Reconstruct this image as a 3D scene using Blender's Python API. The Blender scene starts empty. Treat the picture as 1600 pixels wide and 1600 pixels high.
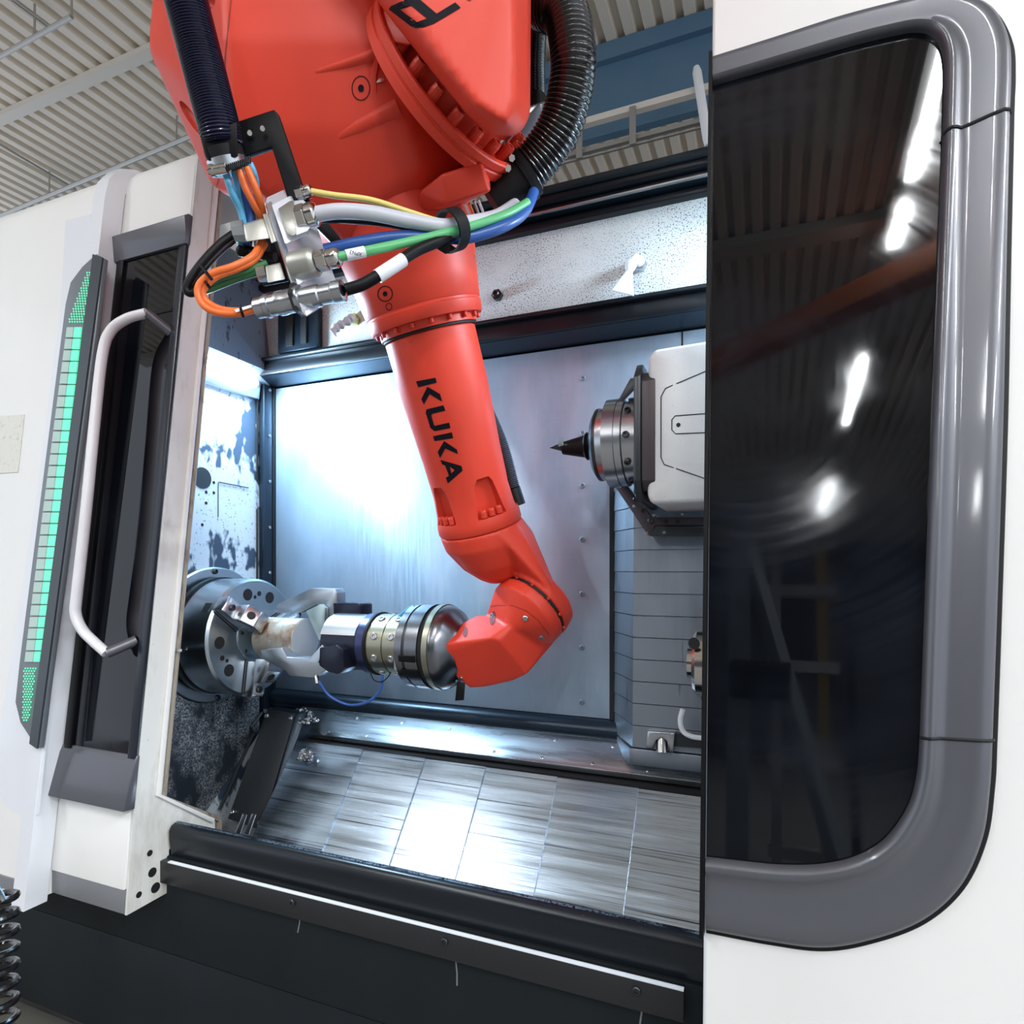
import bpy, bmesh, math, random
from mathutils import Vector, Matrix, geometry
from mathutils.bvhtree import BVHTree
random.seed(7)
sc = bpy.context.scene
COL = sc.collection
# ------------------------------------------------------------------ camera, world, exposure
H = 1.35                                   # eye height above the hall floor
T = math.atan2(400, 974); FO = 974.0       # yaw to the left, focal length in pixels of a 1600 frame
Fw = Vector((-math.sin(T), math.cos(T), 0)); Rt = Vector((math.cos(T), math.sin(T), 0)); Up = Vector((0, 0, 1))
C = Vector((0, 0, H))
cam_d = bpy.data.cameras.new('camera'); cam_d.sensor_width = 36; cam_d.lens = FO / 1600 * 36
cam_d.shift_y = 90 / 1600; cam_d.clip_start = 0.02
cam = bpy.data.objects.new('camera', cam_d); COL.objects.link(cam)
cam.location = C; cam.rotation_euler = (math.pi / 2, 0, T); sc.camera = cam
w = bpy.data.worlds.new('hall_ambience'); sc.world = w; w.use_nodes = True
w.node_tree.nodes['Background'].inputs[0].default_value = (0.80, 0.88, 1.0, 1)
w.node_tree.nodes['Background'].inputs[1].default_value = 1.08
vs = sc.view_settings; vs.view_transform = 'Standard'; vs.look = 'None'; vs.gamma = 1; vs.use_curve_mapping = False
vs.exposure = 0.28
try:
    sc.cycles.use_denoising = True; sc.cycles.max_bounces = 8; sc.cycles.sample_clamp_indirect = 6
    sc.cycles.caustics_reflective = True; sc.cycles.blur_glossy = 1.0; sc.cycles.caustics_refractive = False
except Exception: pass
LAMP_W = 42.0        # watts of one ceiling lamp
LED_W = 12.5          # watts of the work lamp inside the machine

def area(name, loc, to, sx, sy, watts, col=(1, 1, 1)):
    l = bpy.data.lights.new(name, 'AREA'); l.shape = 'RECTANGLE'; l.size = sx; l.size_y = sy; l.energy = watts; l.color = col
    o = bpy.data.objects.new(name, l); COL.objects.link(o); o.location = loc
    o.rotation_euler = (Vector(to) - Vector(loc)).to_track_quat('-Z', 'Y').to_euler()
    return o
# ceiling lamps of the hall; left and right rows are unseen, added for light (their housings are built further down)
LAMPS = [(1.08, -2.60, 1.30), (1.08, -3.75, .62), (1.08, -6.95, 2.0), (1.08, -11.45, 2.1)] + [(-3.6, y, 2.0) for y in (-3.4, -6.4, -9.4)] + [(5.6, y, 2.0) for y in (-.6, -3.6, -6.6)]
LZ = H + 4.25
for lx, ly, ll in LAMPS:
    l = area('ceiling_lamp_light', (lx, ly, LZ - 0.07), (lx, ly, 0), 0.09, ll - .1, LAMP_W * ll * (3.2 if lx > 4 else 1.0), (0.93, 0.97, 1.0))

# ------------------------------------------------------------------ pixel -> world helpers
def ray(px, py): return Fw + Rt * ((px - 800) / FO) + Up * ((890 - py) / FO)
def P(px, py, d): return C + ray(px, py) * d
def pl(px, py, p0, n):
    r = ray(px, py); n = Vector(n); return C + r * ((Vector(p0) - C).dot(n) / r.dot(n))
def PYc(px, py, Y): return pl(px, py, (0, Y, 0), (0, 1, 0))
def PXc(px, py, X): return pl(px, py, (X, 0, 0), (1, 0, 0))
def V(x, y, z): return Vector((x, y, z + H))
LEAN = 0.1087
def lean(px, py, y0): return pl(px, py, (0, y0, H), (0, 1, -LEAN))
NL = Vector((0, -1, LEAN)).normalized()      # outward normal of the leaning machine front
UL = Vector((0, LEAN, 1)).normalized()

# ------------------------------------------------------------------ materials
def node(nt, t, **kw):
    n = nt.nodes.new(t)
    for k, v in kw.items():
        if k.startswith('_'): setattr(n, k[1:], v)
        else: n.inputs[k.replace('__', ' ')].default_value = v
    return n
def mat(name, col, rough=0.5, metal=0.0, spec=0.5, coat=0.0, var=None, bump=None, rvar=None, aniso=0.0, emit=None, trans=0.0, alpha=1.0, ior=None):
    """var=(scale,(sx,sy,sz),colour2,lo,hi): mottled second colour; bump=(scale,(sx,sy,sz),strength); rvar=(scale,(s),lo,hi)"""
    m = bpy.data.materials.new(name); m.use_nodes = True; nt = m.node_tree; b = nt.nodes['Principled BSDF']
    c4 = (*col, 1) if len(col) == 3 else col
    b.inputs['Base Color'].default_value = c4; b.inputs['Roughness'].default_value = rough; b.inputs['Metallic'].default_value = metal
    b.inputs['Specular IOR Level'].default_value = spec; b.inputs['Coat Weight'].default_value = coat; b.inputs['Coat Roughness'].default_value = 0.08
    b.inputs['Anisotropic'].default_value = aniso; b.inputs['Transmission Weight'].default_value = trans; b.inputs['Alpha'].default_value = alpha
    if ior: b.inputs['IOR'].default_value = ior
    if emit: b.inputs['Emission Color'].default_value = (*emit[0], 1); b.inputs['Emission Strength'].default_value = emit[1]
    tc = node(nt, 'ShaderNodeNewGeometry')
    def noise(scale, s, detail=4.0, rough_=0.6):
        mp = node(nt, 'ShaderNodeMapping'); mp.inputs['Scale'].default_value = s; nt.links.new(tc.outputs['Position'], mp.inputs['Vector'])
        n = node(nt, 'ShaderNodeTexNoise', Scale=scale, Detail=detail, Roughness=rough_); nt.links.new(mp.outputs[0], n.inputs['Vector']); return n
    def remap(n, a, b_, c, d):
        r = node(nt, 'ShaderNodeMapRange'); nt.links.new(n.outputs[0], r.inputs[0])
        for i, v in zip((1, 2, 3, 4), (a, b_, c, d)): r.inputs[i].default_value = v
        return r
    if var:
        layers = var if isinstance(var, list) else [var]; prev = None
        for sc_, s, c2, lo, hi in layers:
            f = remap(noise(sc_, s), lo, hi, 0, 1); mx = node(nt, 'ShaderNodeMix', _data_type='RGBA')
            nt.links.new(f.outputs[0], mx.inputs[0]); mx.inputs[6].default_value = c4; mx.inputs[7].default_value = (*c2, 1)
            if prev: nt.links.new(prev.outputs[2], mx.inputs[6])
            prev = mx
        nt.links.new(prev.outputs[2], b.inputs['Base Color'])
    if rvar: nt.links.new(remap(noise(rvar[0], rvar[1]), 0.3, 0.7, rvar[2], rvar[3]).outputs[0], b.inputs['Roughness'])
    if bump:
        bp = node(nt, 'ShaderNodeBump', Strength=bump[2], Distance=0.002); nt.links.new(noise(bump[0], bump[1], 3).outputs[0], bp.inputs['Height'])
        nt.links.new(bp.outputs[0], b.inputs['Normal'])
    if aniso:
        b.inputs['Anisotropic Rotation'].default_value = 0.25
        tg = node(nt, 'ShaderNodeTangent'); tg.direction_type = 'RADIAL'; tg.axis = 'Z'; nt.links.new(tg.outputs[0], b.inputs['Tangent'])
    return m
I3 = (1, 1, 1)
RED = mat('robot_red', (0.68, 0.050, 0.024), 0.45, spec=0.35, bump=(900, I3, 0.06), var=(2.5, I3, (0.64, 0.046, 0.022), .4, .7))
BLACK = mat('black_plastic', (0.003, 0.003, 0.004), 0.45, spec=0.2)
RUBBER = mat('black_rubber', (0.006, 0.006, 0.007), 0.6, spec=0.25)
PRINT = mat('black_print', (0.003, 0.004, 0.008), 0.6, spec=0.15)
HOSE_N = mat('navy_hose', (0.010, 0.011, 0.035), 0.22, coat=0.3)
HOSE_B = mat('black_hose', (0.006, 0.006, 0.007), 0.22, coat=0.3)
STEEL = mat('steel', (0.50, 0.52, 0.55), 0.27, 1.0)
CHROME = mat('nickel', (0.62, 0.60, 0.57), 0.16, 1.0)
CHUCK = mat('chuck_steel', (0.44, 0.50, 0.54), 0.28, 1.0, var=(6, I3, (0.34, 0.40, 0.44), .4, .7))
BOLTM = mat('dark_bolt', (0.07, 0.075, 0.08), 0.35, 0.9)
HOLE = mat('hole_black', (0.004, 0.004, 0.005), 0.7)
ALU = mat('aluminium', (0.66, 0.69, 0.73), 0.3, 1.0)
ALU_D = mat('cast_hood', (0.42, 0.42, 0.38), 0.42, 0.8)
OLIVE = mat('olive_coupling', (0.34, 0.335, 0.26), 0.32, 1.0)
GRIP_D = mat('dark_anodised', (0.022, 0.026, 0.045), 0.28, 0.6)
BLUE_A = mat('blue_anodised', (0.06, 0.07, 0.16), 0.3, 0.9)
WHITE = mat('machine_white', (0.80, 0.795, 0.775), 0.38, coat=0.15, var=(1.6, (1, 1, .4), (0.75, 0.745, 0.73), .4, .75))
WHITE2 = mat('machine_white_cool', (0.74, 0.76, 0.80), 0.28, coat=0.3)
WORN = mat('worn_white', (0.70, 0.70, 0.66), 0.5, var=[(18, (1, 1, .35), (0.52, 0.50, 0.45), .48, .72), (160, I3, (0.10, 0.09, 0.08), .70, .76)])
TAN = mat('old_seal', (0.33, 0.29, 0.23), 0.7, var=(60, (1, 1, .2), (0.12, 0.10, 0.08), .5, .7))
GREYP = mat('door_grey', (0.10, 0.102, 0.118), 0.33, 0.35, coat=0.4, bump=(1500, I3, 0.05))
GREYS = mat('grey_strip', (0.20, 0.205, 0.22), 0.4, 0.2)
BASE = mat('base_charcoal', (0.009, 0.012, 0.014), 0.5, spec=0.18, var=(3, (1, 1, .6), (0.012, 0.016, 0.019), .4, .7), bump=(800, I3, 0.05))
SILL = mat('sill_blueblack', (0.005, 0.008, 0.012), 0.28, 0.1, spec=0.5, var=(260, I3, (0.30, 0.34, 0.38), .71, .78))
RAIL = mat('rail_black', (0.006, 0.008, 0.011), 0.28, 0.2, spec=0.4, var=(300, I3, (0.25, 0.27, 0.30), .73, .80))
STAIN = mat('brushed_stainless', (0.46, 0.57, 0.70), 0.40, 0.62, aniso=0.75, rvar=(9, (14, 14, 1), .34, .48),
            var=[(5, (2, 2, .7), (0.36, 0.49, 0.62), .42, .7), (240, (1, 1, .05), (0.55, 0.66, 0.76), .62, .8), (300, (.05, 1, 1), (0.33, 0.44, 0.56), .6, .8)], bump=(420, (.15, 1, 1), 0.03))
SHEET = mat('sheet_stainless', (0.46, 0.56, 0.67), 0.22, 1.0, rvar=(60, (.03, 1, 1), .14, .28),
            var=[(230, (.006, 1, 1), (0.06, 0.07, 0.10), .57, .67), (420, (.02, 1, 1), (0.30, 0.38, 0.47), .5, .7)])
STRIPM = mat('strip_stainless', (0.60, 0.64, 0.68), 0.3, 1.0, rvar=(12, (.3, 4, 4), .2, .4))
UPPER = mat('speckled_panel', (0.58, 0.60, 0.59), 0.5, 0.0, var=[(300, I3, (0.035, 0.04, 0.045), .545, .60), (7, I3, (0.60, 0.62, 0.61), .45, .7)])
SPW = mat('splashed_wall', (0.055, 0.085, 0.13), 0.42, 0.3, var=[(7.0, (1, 1, .6), (0.66, 0.74, 0.80), .44, .47), (150, I3, (0.05, 0.07, 0.10), .62, .66)])
SPW2 = mat('frosted_wall', (0.045, 0.055, 0.075), 0.4, 0.4, var=[(260, I3, (0.50, 0.56, 0.61), .44, .60), (7, (1, 1, .7), (0.03, 0.04, 0.055), .41, .56)])
DARKI = mat('inner_dark_blue', (0.018, 0.030, 0.045), 0.3, 0.6)
SPIN = mat('spindle_white', (0.70, 0.70, 0.69), 0.42, var=[(240, I3, (0.16, 0.15, 0.15), .66, .72), (6, I3, (0.62, 0.62, 0.62), .4, .7)])
SLAT = mat('way_cover', (0.25, 0.28, 0.32), 0.42, 0.8, var=[(9, (1, 1, .15), (0.16, 0.18, 0.21), .46, .72), (60, (1, 1, .1), (0.07, 0.075, 0.09), .66, .74)])
BRACK = mat('brown_bracket', (0.075, 0.06, 0.065), 0.4, 0.6)
SLABM = mat('dark_cover_plate', (0.028, 0.033, 0.038), 0.42, 0.4, var=(200, I3, (0.06, 0.07, 0.08), .66, .74))
GLASS_D = mat('dark_glass', (0.006, 0.007, 0.010), 0.05, 0.0, spec=0.4)
CEIL = mat('deck_cream', (0.80, 0.72, 0.61), 0.55)
BEAM = mat('beam_grey', (0.70, 0.65, 0.58), 0.55)
DUCT = mat('duct_blue', (0.085, 0.175, 0.27), 0.5, var=(3, I3, (0.10, 0.19, 0.28), .4, .7))
GALV = mat('galvanised', (0.42, 0.41, 0.39), 0.4, 0.7)
FLOORM = mat('concrete', (0.20, 0.19, 0.18), 0.5, var=(2, I3, (0.16, 0.155, 0.15), .4, .7))
HALLW = mat('hall_wall', (0.035, 0.04, 0.05), 0.7)
ORANGE = mat('orange_cable', (0.80, 0.16, 0.03), 0.4)
GREEN = mat('green_cable', (0.10, 0.42, 0.16), 0.4)
GREEN_D = mat('dark_green_cable', (0.03, 0.16, 0.05), 0.4)
BLUE = mat('blue_cable', (0.02, 0.08, 0.30), 0.35)
LBLUE = mat('light_blue_tube', (0.10, 0.38, 0.60), 0.35)
GREYC = mat('grey_cable', (0.50, 0.51, 0.56), 0.4)
YELLG = mat('yellow_green_wire', (0.72, 0.60, 0.18), 0.45)
LABELM = mat('white_label', (0.80, 0.82, 0.85), 0.5)
CRYST = mat('clear_plate', (0.80, 0.80, 0.86), 0.15, 0.0, trans=0.55, ior=1.3)
LEDM = mat('led_emitter', (1, 1, 1), 0.5, emit=((0.80, 0.92, 1.0), 40))
TUBEM = mat('tube_emitter', (1, 1, 1), 0.5, emit=((0.95, 0.98, 1.0), 40))
GLOW = mat('green_glow', (0.1, 0.6, 0.35), 0.4, emit=((0.10, 0.85, 0.42), 0.75))
GLOWP = mat('pale_green_cell', (0.40, 0.50, 0.47), 0.3, emit=((0.30, 0.70, 0.50), 0.10))
YELLOW = mat('safety_yellow', (0.55, 0.38, 0.03), 0.5)
FRAMEG = mat('frame_grey', (0.30, 0.34, 0.37), 0.5)
CRANE = mat('crane_orange', (0.55, 0.16, 0.05), 0.5)
CHIPM = mat('swarf', (0.62, 0.64, 0.66), 0.25, 1.0)
FINGER = mat('finger_alloy', (0.46, 0.51, 0.57), 0.34, 1.0)
RAW = mat('raw_bar', (0.40, 0.38, 0.34), 0.55, 0.7, var=[(9, I3, (0.20, 0.10, 0.04), .55, .68), (80, I3, (0.55, 0.52, 0.48), .6, .7)])
FACEC = mat('turned_face', (0.70, 0.74, 0.78), 0.45, 0.6)
DSTEEL = mat('dark_steel', (0.20, 0.21, 0.23), 0.25, 1.0)

# smudged window glass: wiping arcs leave a thin dull film
def smudge_glass():
    m = GLASS_D; nt = m.node_tree; b = nt.nodes['Principled BSDF']; g = nt.nodes.new('ShaderNodeNewGeometry'); L = nt.links.new
    sub = node(nt, 'ShaderNodeVectorMath', _operation='SUBTRACT'); L(g.outputs['Position'], sub.inputs[0]); sub.inputs[1].default_value = (-.03, 1.0, 1.62)
    ln = node(nt, 'ShaderNodeVectorMath', _operation='LENGTH'); L(sub.outputs[0], ln.inputs[0])
    sep = node(nt, 'ShaderNodeSeparateXYZ'); L(sub.outputs[0], sep.inputs[0])
    an = node(nt, 'ShaderNodeMath', _operation='ARCTAN2'); L(sep.outputs[2], an.inputs[0]); L(sep.outputs[0], an.inputs[1])
    cmb = node(nt, 'ShaderNodeCombineXYZ'); L(ln.outputs['Value'], cmb.inputs[0]); L(an.outputs[0], cmb.inputs[1])
    mp = node(nt, 'ShaderNodeMapping'); mp.inputs['Scale'].default_value = (90, 1.6, 1); L(cmb.outputs[0], mp.inputs['Vector'])
    n = node(nt, 'ShaderNodeTexNoise', Scale=1.0, Detail=5.0, Distortion=.6); L(mp.outputs[0], n.inputs['Vector'])
    wv = node(nt, 'ShaderNodeTexNoise', Scale=4.0, Detail=3.0); L(g.outputs['Position'], wv.inputs['Vector'])
    r = node(nt, 'ShaderNodeMapRange'); L(wv.outputs[0], r.inputs[0]); r.inputs[1].default_value = .42; r.inputs[2].default_value = .72
    mul = node(nt, 'ShaderNodeMath', _operation='MULTIPLY'); L(r.outputs[0], mul.inputs[0]); L(n.outputs[0], mul.inputs[1])
    r2 = node(nt, 'ShaderNodeMapRange'); L(mul.outputs[0], r2.inputs[0]); r2.inputs[2].default_value = .6; r2.inputs[3].default_value = .02; r2.inputs[4].default_value = .16; L(r2.outputs[0], b.inputs['Roughness'])
    mx = node(nt, 'ShaderNodeMix', _data_type='RGBA'); L(mul.outputs[0], mx.inputs[0]); mx.inputs[6].default_value = (.002, .0025, .004, 1); mx.inputs[7].default_value = (.014, .017, .025, 1); L(mx.outputs[2], b.inputs['Base Color'])
smudge_glass()

# ------------------------------------------------------------------ object helpers
WLOC = {}
def thing(name, label, cat, loc, group=None, kind=None):
    o = bpy.data.objects.new(name, None); COL.objects.link(o); o.location = loc; o.empty_display_size = 0.1
    WLOC[o.name] = Vector(loc); tag(o, label, cat, group, kind); return o
def tag(o, label=None, cat=None, group=None, kind=None):
    if label: o['label'] = label
    if cat: o['category'] = cat
    if group: o['group'] = group
    if kind: o['kind'] = kind
    return o
def mk(name, bm, m, parent=None, smooth=35, bevel=None, label=None, seg=2, bang=25):
    bmesh.ops.remove_doubles(bm, verts=bm.verts, dist=1e-6)
    if bevel:
        es = [e for e in bm.edges if len(e.link_faces) == 2 and e.calc_face_angle(0) > math.radians(bang)]
        bmesh.ops.bevel(bm, geom=es, offset=bevel, offset_type='OFFSET', segments=seg, profile=0.5, affect='EDGES', clamp_overlap=True)
    bmesh.ops.recalc_face_normals(bm, faces=bm.faces)
    if smooth:
        for f_ in bm.faces: f_.smooth = True
        for e in bm.edges:
            if len(e.link_faces) != 2 or e.calc_face_angle(0) > math.radians(smooth): e.smooth = False
    cs = [v.co for v in bm.verts]
    lo = Vector([min(c[i] for c in cs) for i in range(3)]); hi = Vector([max(c[i] for c in cs) for i in range(3)])
    ctr = (lo + hi) / 2
    bmesh.ops.translate(bm, verts=bm.verts, vec=-ctr)
    me = bpy.data.meshes.new(name); bm.to_mesh(me); bm.free(); me.materials.append(m)
    o = bpy.data.objects.new(name, me); COL.objects.link(o)
    if parent: o.parent = parent; o.location = ctr - WLOC[parent.name]
    else: o.location = ctr
    WLOC[o.name] = ctr
    if label: o['label'] = label
    return o
def new(): return bmesh.new()
def frame_of(axis, hint=Vector((0, 0, 1))):
    a = Vector(axis).normalized()
    if abs(a.dot(hint)) > 0.95: hint = Vector((0, 1, 0)) if abs(a.y) < 0.9 else Vector((1, 0, 0))
    s = a.cross(hint).normalized(); return a, s, s.cross(a).normalized()   # axis, side, up
def add_loft(bm, rings, cap=True, closed=False):
    vs_ = [[bm.verts.new(p) for p in r] for r in rings]; n = len(vs_[0])
    for i in range(len(vs_) - 1 + (1 if closed else 0)):
        a, b = vs_[i], vs_[(i + 1) % len(vs_)]
        for k in range(n):
            try: bm.faces.new((a[k], a[(k + 1) % n], b[(k + 1) % n], b[k]))
            except ValueError: pass
    if cap and not closed:
        bm.faces.new(list(reversed(vs_[0]))); bm.faces.new(vs_[-1])
    return bm
def circle(c, axis, r, n=32, ry=None, hint=Vector((0, 0, 1))):
    a, s, u = frame_of(axis, hint); ry = ry or r
    return [Vector(c) + s * (r * math.cos(2 * math.pi * k / n)) + u * (ry * math.sin(2 * math.pi * k / n)) for k in range(n)]
def add_lathe(bm, o, axis, prof, n=48, cap=True):
    a = Vector(axis).normalized()
    return add_loft(bm, [circle(Vector(o) + a * t, a, max(r, 1e-4), n) for t, r in prof], cap)
def add_cyl(bm, p0, p1, r, r1=None, n=24):
    ax = Vector(p1) - Vector(p0); return add_loft(bm, [circle(p0, ax, r, n), circle(p1, ax, r if r1 is None else r1, n)])
def add_box(bm, lo, hi, M=None):
    x0, y0, z0 = lo; x1, y1, z1 = hi
    c = [Vector(p) for p in ((x0, y0, z0), (x1, y0, z0), (x1, y1, z0), (x0, y1, z0), (x0, y0, z1), (x1, y0, z1), (x1, y1, z1), (x0, y1, z1))]
    if M: c = [M @ p for p in c]
    v = [bm.verts.new(p) for p in c]
    for f_ in ((3, 2, 1, 0), (4, 5, 6, 7), (0, 1, 5, 4), (1, 2, 6, 5), (2, 3, 7, 6), (3, 0, 4, 7)): bm.faces.new([v[i] for i in f_])
    return bm
def zbox(bm, x0, x1, y0, y1, z0, z1): return add_box(bm, (x0, y0, z0 + H), (x1, y1, z1 + H))
def add_prism(bm, pts, vec):
    vec = Vector(vec); a = [bm.verts.new(p) for p in pts]; b = [bm.verts.new(Vector(p) + vec) for p in pts]; n = len(pts)
    bm.faces.new(list(reversed(a))); bm.faces.new(b)
    for k in range(n): bm.faces.new((a[k], a[(k + 1) % n], b[(k + 1) % n], b[k]))
    return bm
def add_hull(bm, pts):
    t = bmesh.new(); vv = [t.verts.new(p) for p in pts]
    r = bmesh.ops.convex_hull(t, input=t.verts)
    bmesh.ops.delete(t, geom=[v for v in t.verts if not v.link_faces], context='VERTS')
    bmesh.ops.dissolve_limit(t, angle_limit=math.radians(2), verts=t.verts, edges=t.edges)
    me = bpy.data.meshes.new('tmp'); t.to_mesh(me); t.free(); bm.from_mesh(me); bpy.data.meshes.remove(me); return bm
def spline(pts, n=8):
    pts = [Vector(p) for p in pts]; out = []
    q = [pts[0] * 2 - pts[1]] + pts + [pts[-1] * 2 - pts[-2]]
    for i in range(1, len(q) - 2):
        a, b, c, d = q[i - 1:i + 3]
        for k in range(n):
            t = k / n
            out.append(0.5 * ((2 * b) + (c - a) * t + (2 * a - 5 * b + 4 * c - d) * t * t + (3 * b - a - 3 * c + d) * t ** 3))
    out.append(pts[-1]); return out
def resample(pts, step):
    out = [pts[0].copy()]; acc = 0.0
    for a, b in zip(pts, pts[1:]):
        L = (b - a).length
        if L < 1e-9: continue
        t = step - acc
        while t <= L: out.append(a + (b - a) * (t / L)); t += step
        acc = (acc + L) % step if True else 0
        acc = L - (t - step)
    return out
def add_tube(bm, path, r, n=10, cap=True, flat=1.0):
    path = [Vector(p) for p in path]; rings = []; up = None
    for i, p in enumerate(path):
        t = (path[min(i + 1, len(path) - 1)] - path[max(i - 1, 0)]).normalized()
        if up is None: _, s, up = frame_of(t)
        s = t.cross(up)
        if s.length < 1e-6: _, s, up = frame_of(t)
        s.normalize(); up = s.cross(t).normalized()
        rr = r[i] if isinstance(r, (list, tuple)) else r
        rings.append([p + s * (rr * math.cos(2 * math.pi * k / n)) + up * (rr * flat * math.sin(2 * math.pi * k / n)) for k in range(n)])
    return add_loft(bm, rings, cap)
def corrugated(path, r, pitch, amp, n=18):
    pts = resample(spline(path, 40), pitch / 6); pr = (-1, -.4, .7, 1, .7, -.4)
    return add_tube(new(), pts, [r + amp * pr[i % 6] for i in range(len(pts))], n)
# socket screw, hex nut: shared meshes
def unit_screw():
    bm = new(); n = 12
    rings = [circle((0, 0, 0), (0, 0, 1), 1, n), circle((0, 0, .75), (0, 0, 1), 1, n), circle((0, 0, 1), (0, 0, 1), .82, n), circle((0, 0, 1), (0, 0, 1), .5, n), circle((0, 0, .45), (0, 0, 1), .45, n)]
    add_loft(bm, rings); bmesh.ops.recalc_face_normals(bm, faces=bm.faces); me = bpy.data.meshes.new('screw'); bm.to_mesh(me); bm.free(); return me
def unit_disc():
    bm = new(); add_loft(bm, [circle((0, 0, -.3), (0, 0, 1), 1, 20), circle((0, 0, .0), (0, 0, 1), 1, 20)])
    bmesh.ops.recalc_face_normals(bm, faces=bm.faces); me = bpy.data.meshes.new('disc'); bm.to_mesh(me); bm.free(); return me
_sm, _cache = {}, {}
def inst(kind, name, loc, axis, r, h, m, parent):
    key = (kind, m.name)
    if key not in _cache:
        me = unit_screw() if kind == 's' else unit_disc(); me.materials.append(m); _cache[key] = me
    o = bpy.data.objects.new(name, _cache[key]); COL.objects.link(o); o.parent = parent
    o.location = Vector(loc) - WLOC[parent.name]; o.rotation_euler = Vector(axis).to_track_quat('Z', 'Y').to_euler(); o.scale = (r, r, h)
    WLOC[o.name] = Vector(loc); return o
def screw(loc, axis, r, parent, m=None, h=None, name='screw'): return inst('s', name, loc, axis, r, h or r * .8, m or BOLTM, parent)
def hole(loc, axis, r, parent, m=None, name='hole'): return inst('d', name, Vector(loc) + Vector(axis).normalized() * .0006, axis, r, .004, m or HOLE, parent)
def bvh(o):
    off = WLOC[o.name]; return BVHTree.FromPolygons([v.co + off for v in o.data.vertices], [tuple(p.vertices) for p in o.data.polygons])
def hit(tree, px, py):
    r = ray(px, py).normalized(); l, n, i, d = tree.ray_cast(C, r)
    if l is None: return None, None
    return l, (n if n.dot(r) < 0 else -n)
def decal(name, polys, tree, m, parent, off=0.0009, cuts=2, label=None):
    """paint laid on a surface: polygons (with holes) given as outlines, dropped onto the surface"""
    bm = new()
    for loops in polys:
        fl = [p for lp in loops for p in lp]; vv = [bm.verts.new((p[0], p[1], 0)) for p in fl]
        for t in geometry.tessellate_polygon([[Vector((p[0], p[1], 0)) for p in lp] for lp in loops]):
            try: bm.faces.new([vv[i] for i in t])
            except ValueError: pass
    if cuts: bmesh.ops.subdivide_edges(bm, edges=bm.edges, cuts=cuts, use_grid_fill=True)
    bad = []
    for v in bm.verts:
        l, n = hit(tree, v.co.x, v.co.y)
        if l is None: bad.append(v)
        else: v.co = l + n * off
    bmesh.ops.delete(bm, geom=bad, context='VERTS')
    return mk(name, bm, m, parent, smooth=None, label=label)
def strip2d(pts, wd):
    """2-D outline of a line of width wd"""
    L, R_ = [], []
    for i, p in enumerate(pts):
        a = pts[max(i - 1, 0)]; b = pts[min(i + 1, len(pts) - 1)]; dx, dy = b[0] - a[0], b[1] - a[1]; n = math.hypot(dx, dy) or 1
        L.append((p[0] - dy / n * wd / 2, p[1] + dx / n * wd / 2)); R_.append((p[0] + dy / n * wd / 2, p[1] - dx / n * wd / 2))
    return L + R_[::-1]
def ell2d(cx, cy, a, b, n=28, rot=0): return [(cx + a * math.cos(t) * math.cos(rot) - b * math.sin(t) * math.sin(rot), cy + a * math.cos(t) * math.sin(rot) + b * math.sin(t) * math.cos(rot)) for t in (2 * math.pi * k / n for k in range(n))]
def carve(o, cutters):
    """cut cutter bmeshes out of a part"""
    for bmc in cutters:
        bmesh.ops.recalc_face_normals(bmc, faces=bmc.faces)
        me = bpy.data.meshes.new('cut'); bmc.to_mesh(me); bmc.free(); co = bpy.data.objects.new('cut', me); COL.objects.link(co)
        co.location = (0, 0, 0); bpy.context.view_layer.update()
        md = o.modifiers.new('b', 'BOOLEAN'); md.object = co; md.operation = 'DIFFERENCE'; md.solver = 'MANIFOLD'
        dg = bpy.context.evaluated_depsgraph_get(); me2 = bpy.data.meshes.new_from_object(o.evaluated_get(dg))
        o.modifiers.clear(); o.data = me2; bpy.data.objects.remove(co); bpy.data.meshes.remove(me)
    for p in o.data.polygons: p.use_smooth = True
    try: o.data.set_sharp_from_angle(angle=math.radians(35))
    except Exception: pass

FLANGEW = mat('bright_flange', (0.80, 0.83, 0.90), 0.3, 0.35)
SCREWG = mat('screw_grey', (0.22, 0.25, 0.29), 0.5, 0.5)
def blend(parts, voxel=.005, it=3):
    """several closed castings flowing into one another: joined, remeshed and smoothed"""
    bm = new()
    for p in parts: add_hull(bm, p)
    me = bpy.data.meshes.new('c'); bm.to_mesh(me); bm.free(); ob = bpy.data.objects.new('c', me); COL.objects.link(ob)
    m1 = ob.modifiers.new('r', 'REMESH'); m1.mode = 'VOXEL'; m1.voxel_size = voxel
    m2 = ob.modifiers.new('s', 'SMOOTH'); m2.iterations = it; m2.factor = .5
    bpy.context.view_layer.update()
    me2 = bpy.data.meshes.new_from_object(ob.evaluated_get(bpy.context.evaluated_depsgraph_get()))
    out = new(); out.from_mesh(me2); bpy.data.objects.remove(ob); return out

# ================================================================== THE HALL
CZ = 4.5                                           # deck above the eye
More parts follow.
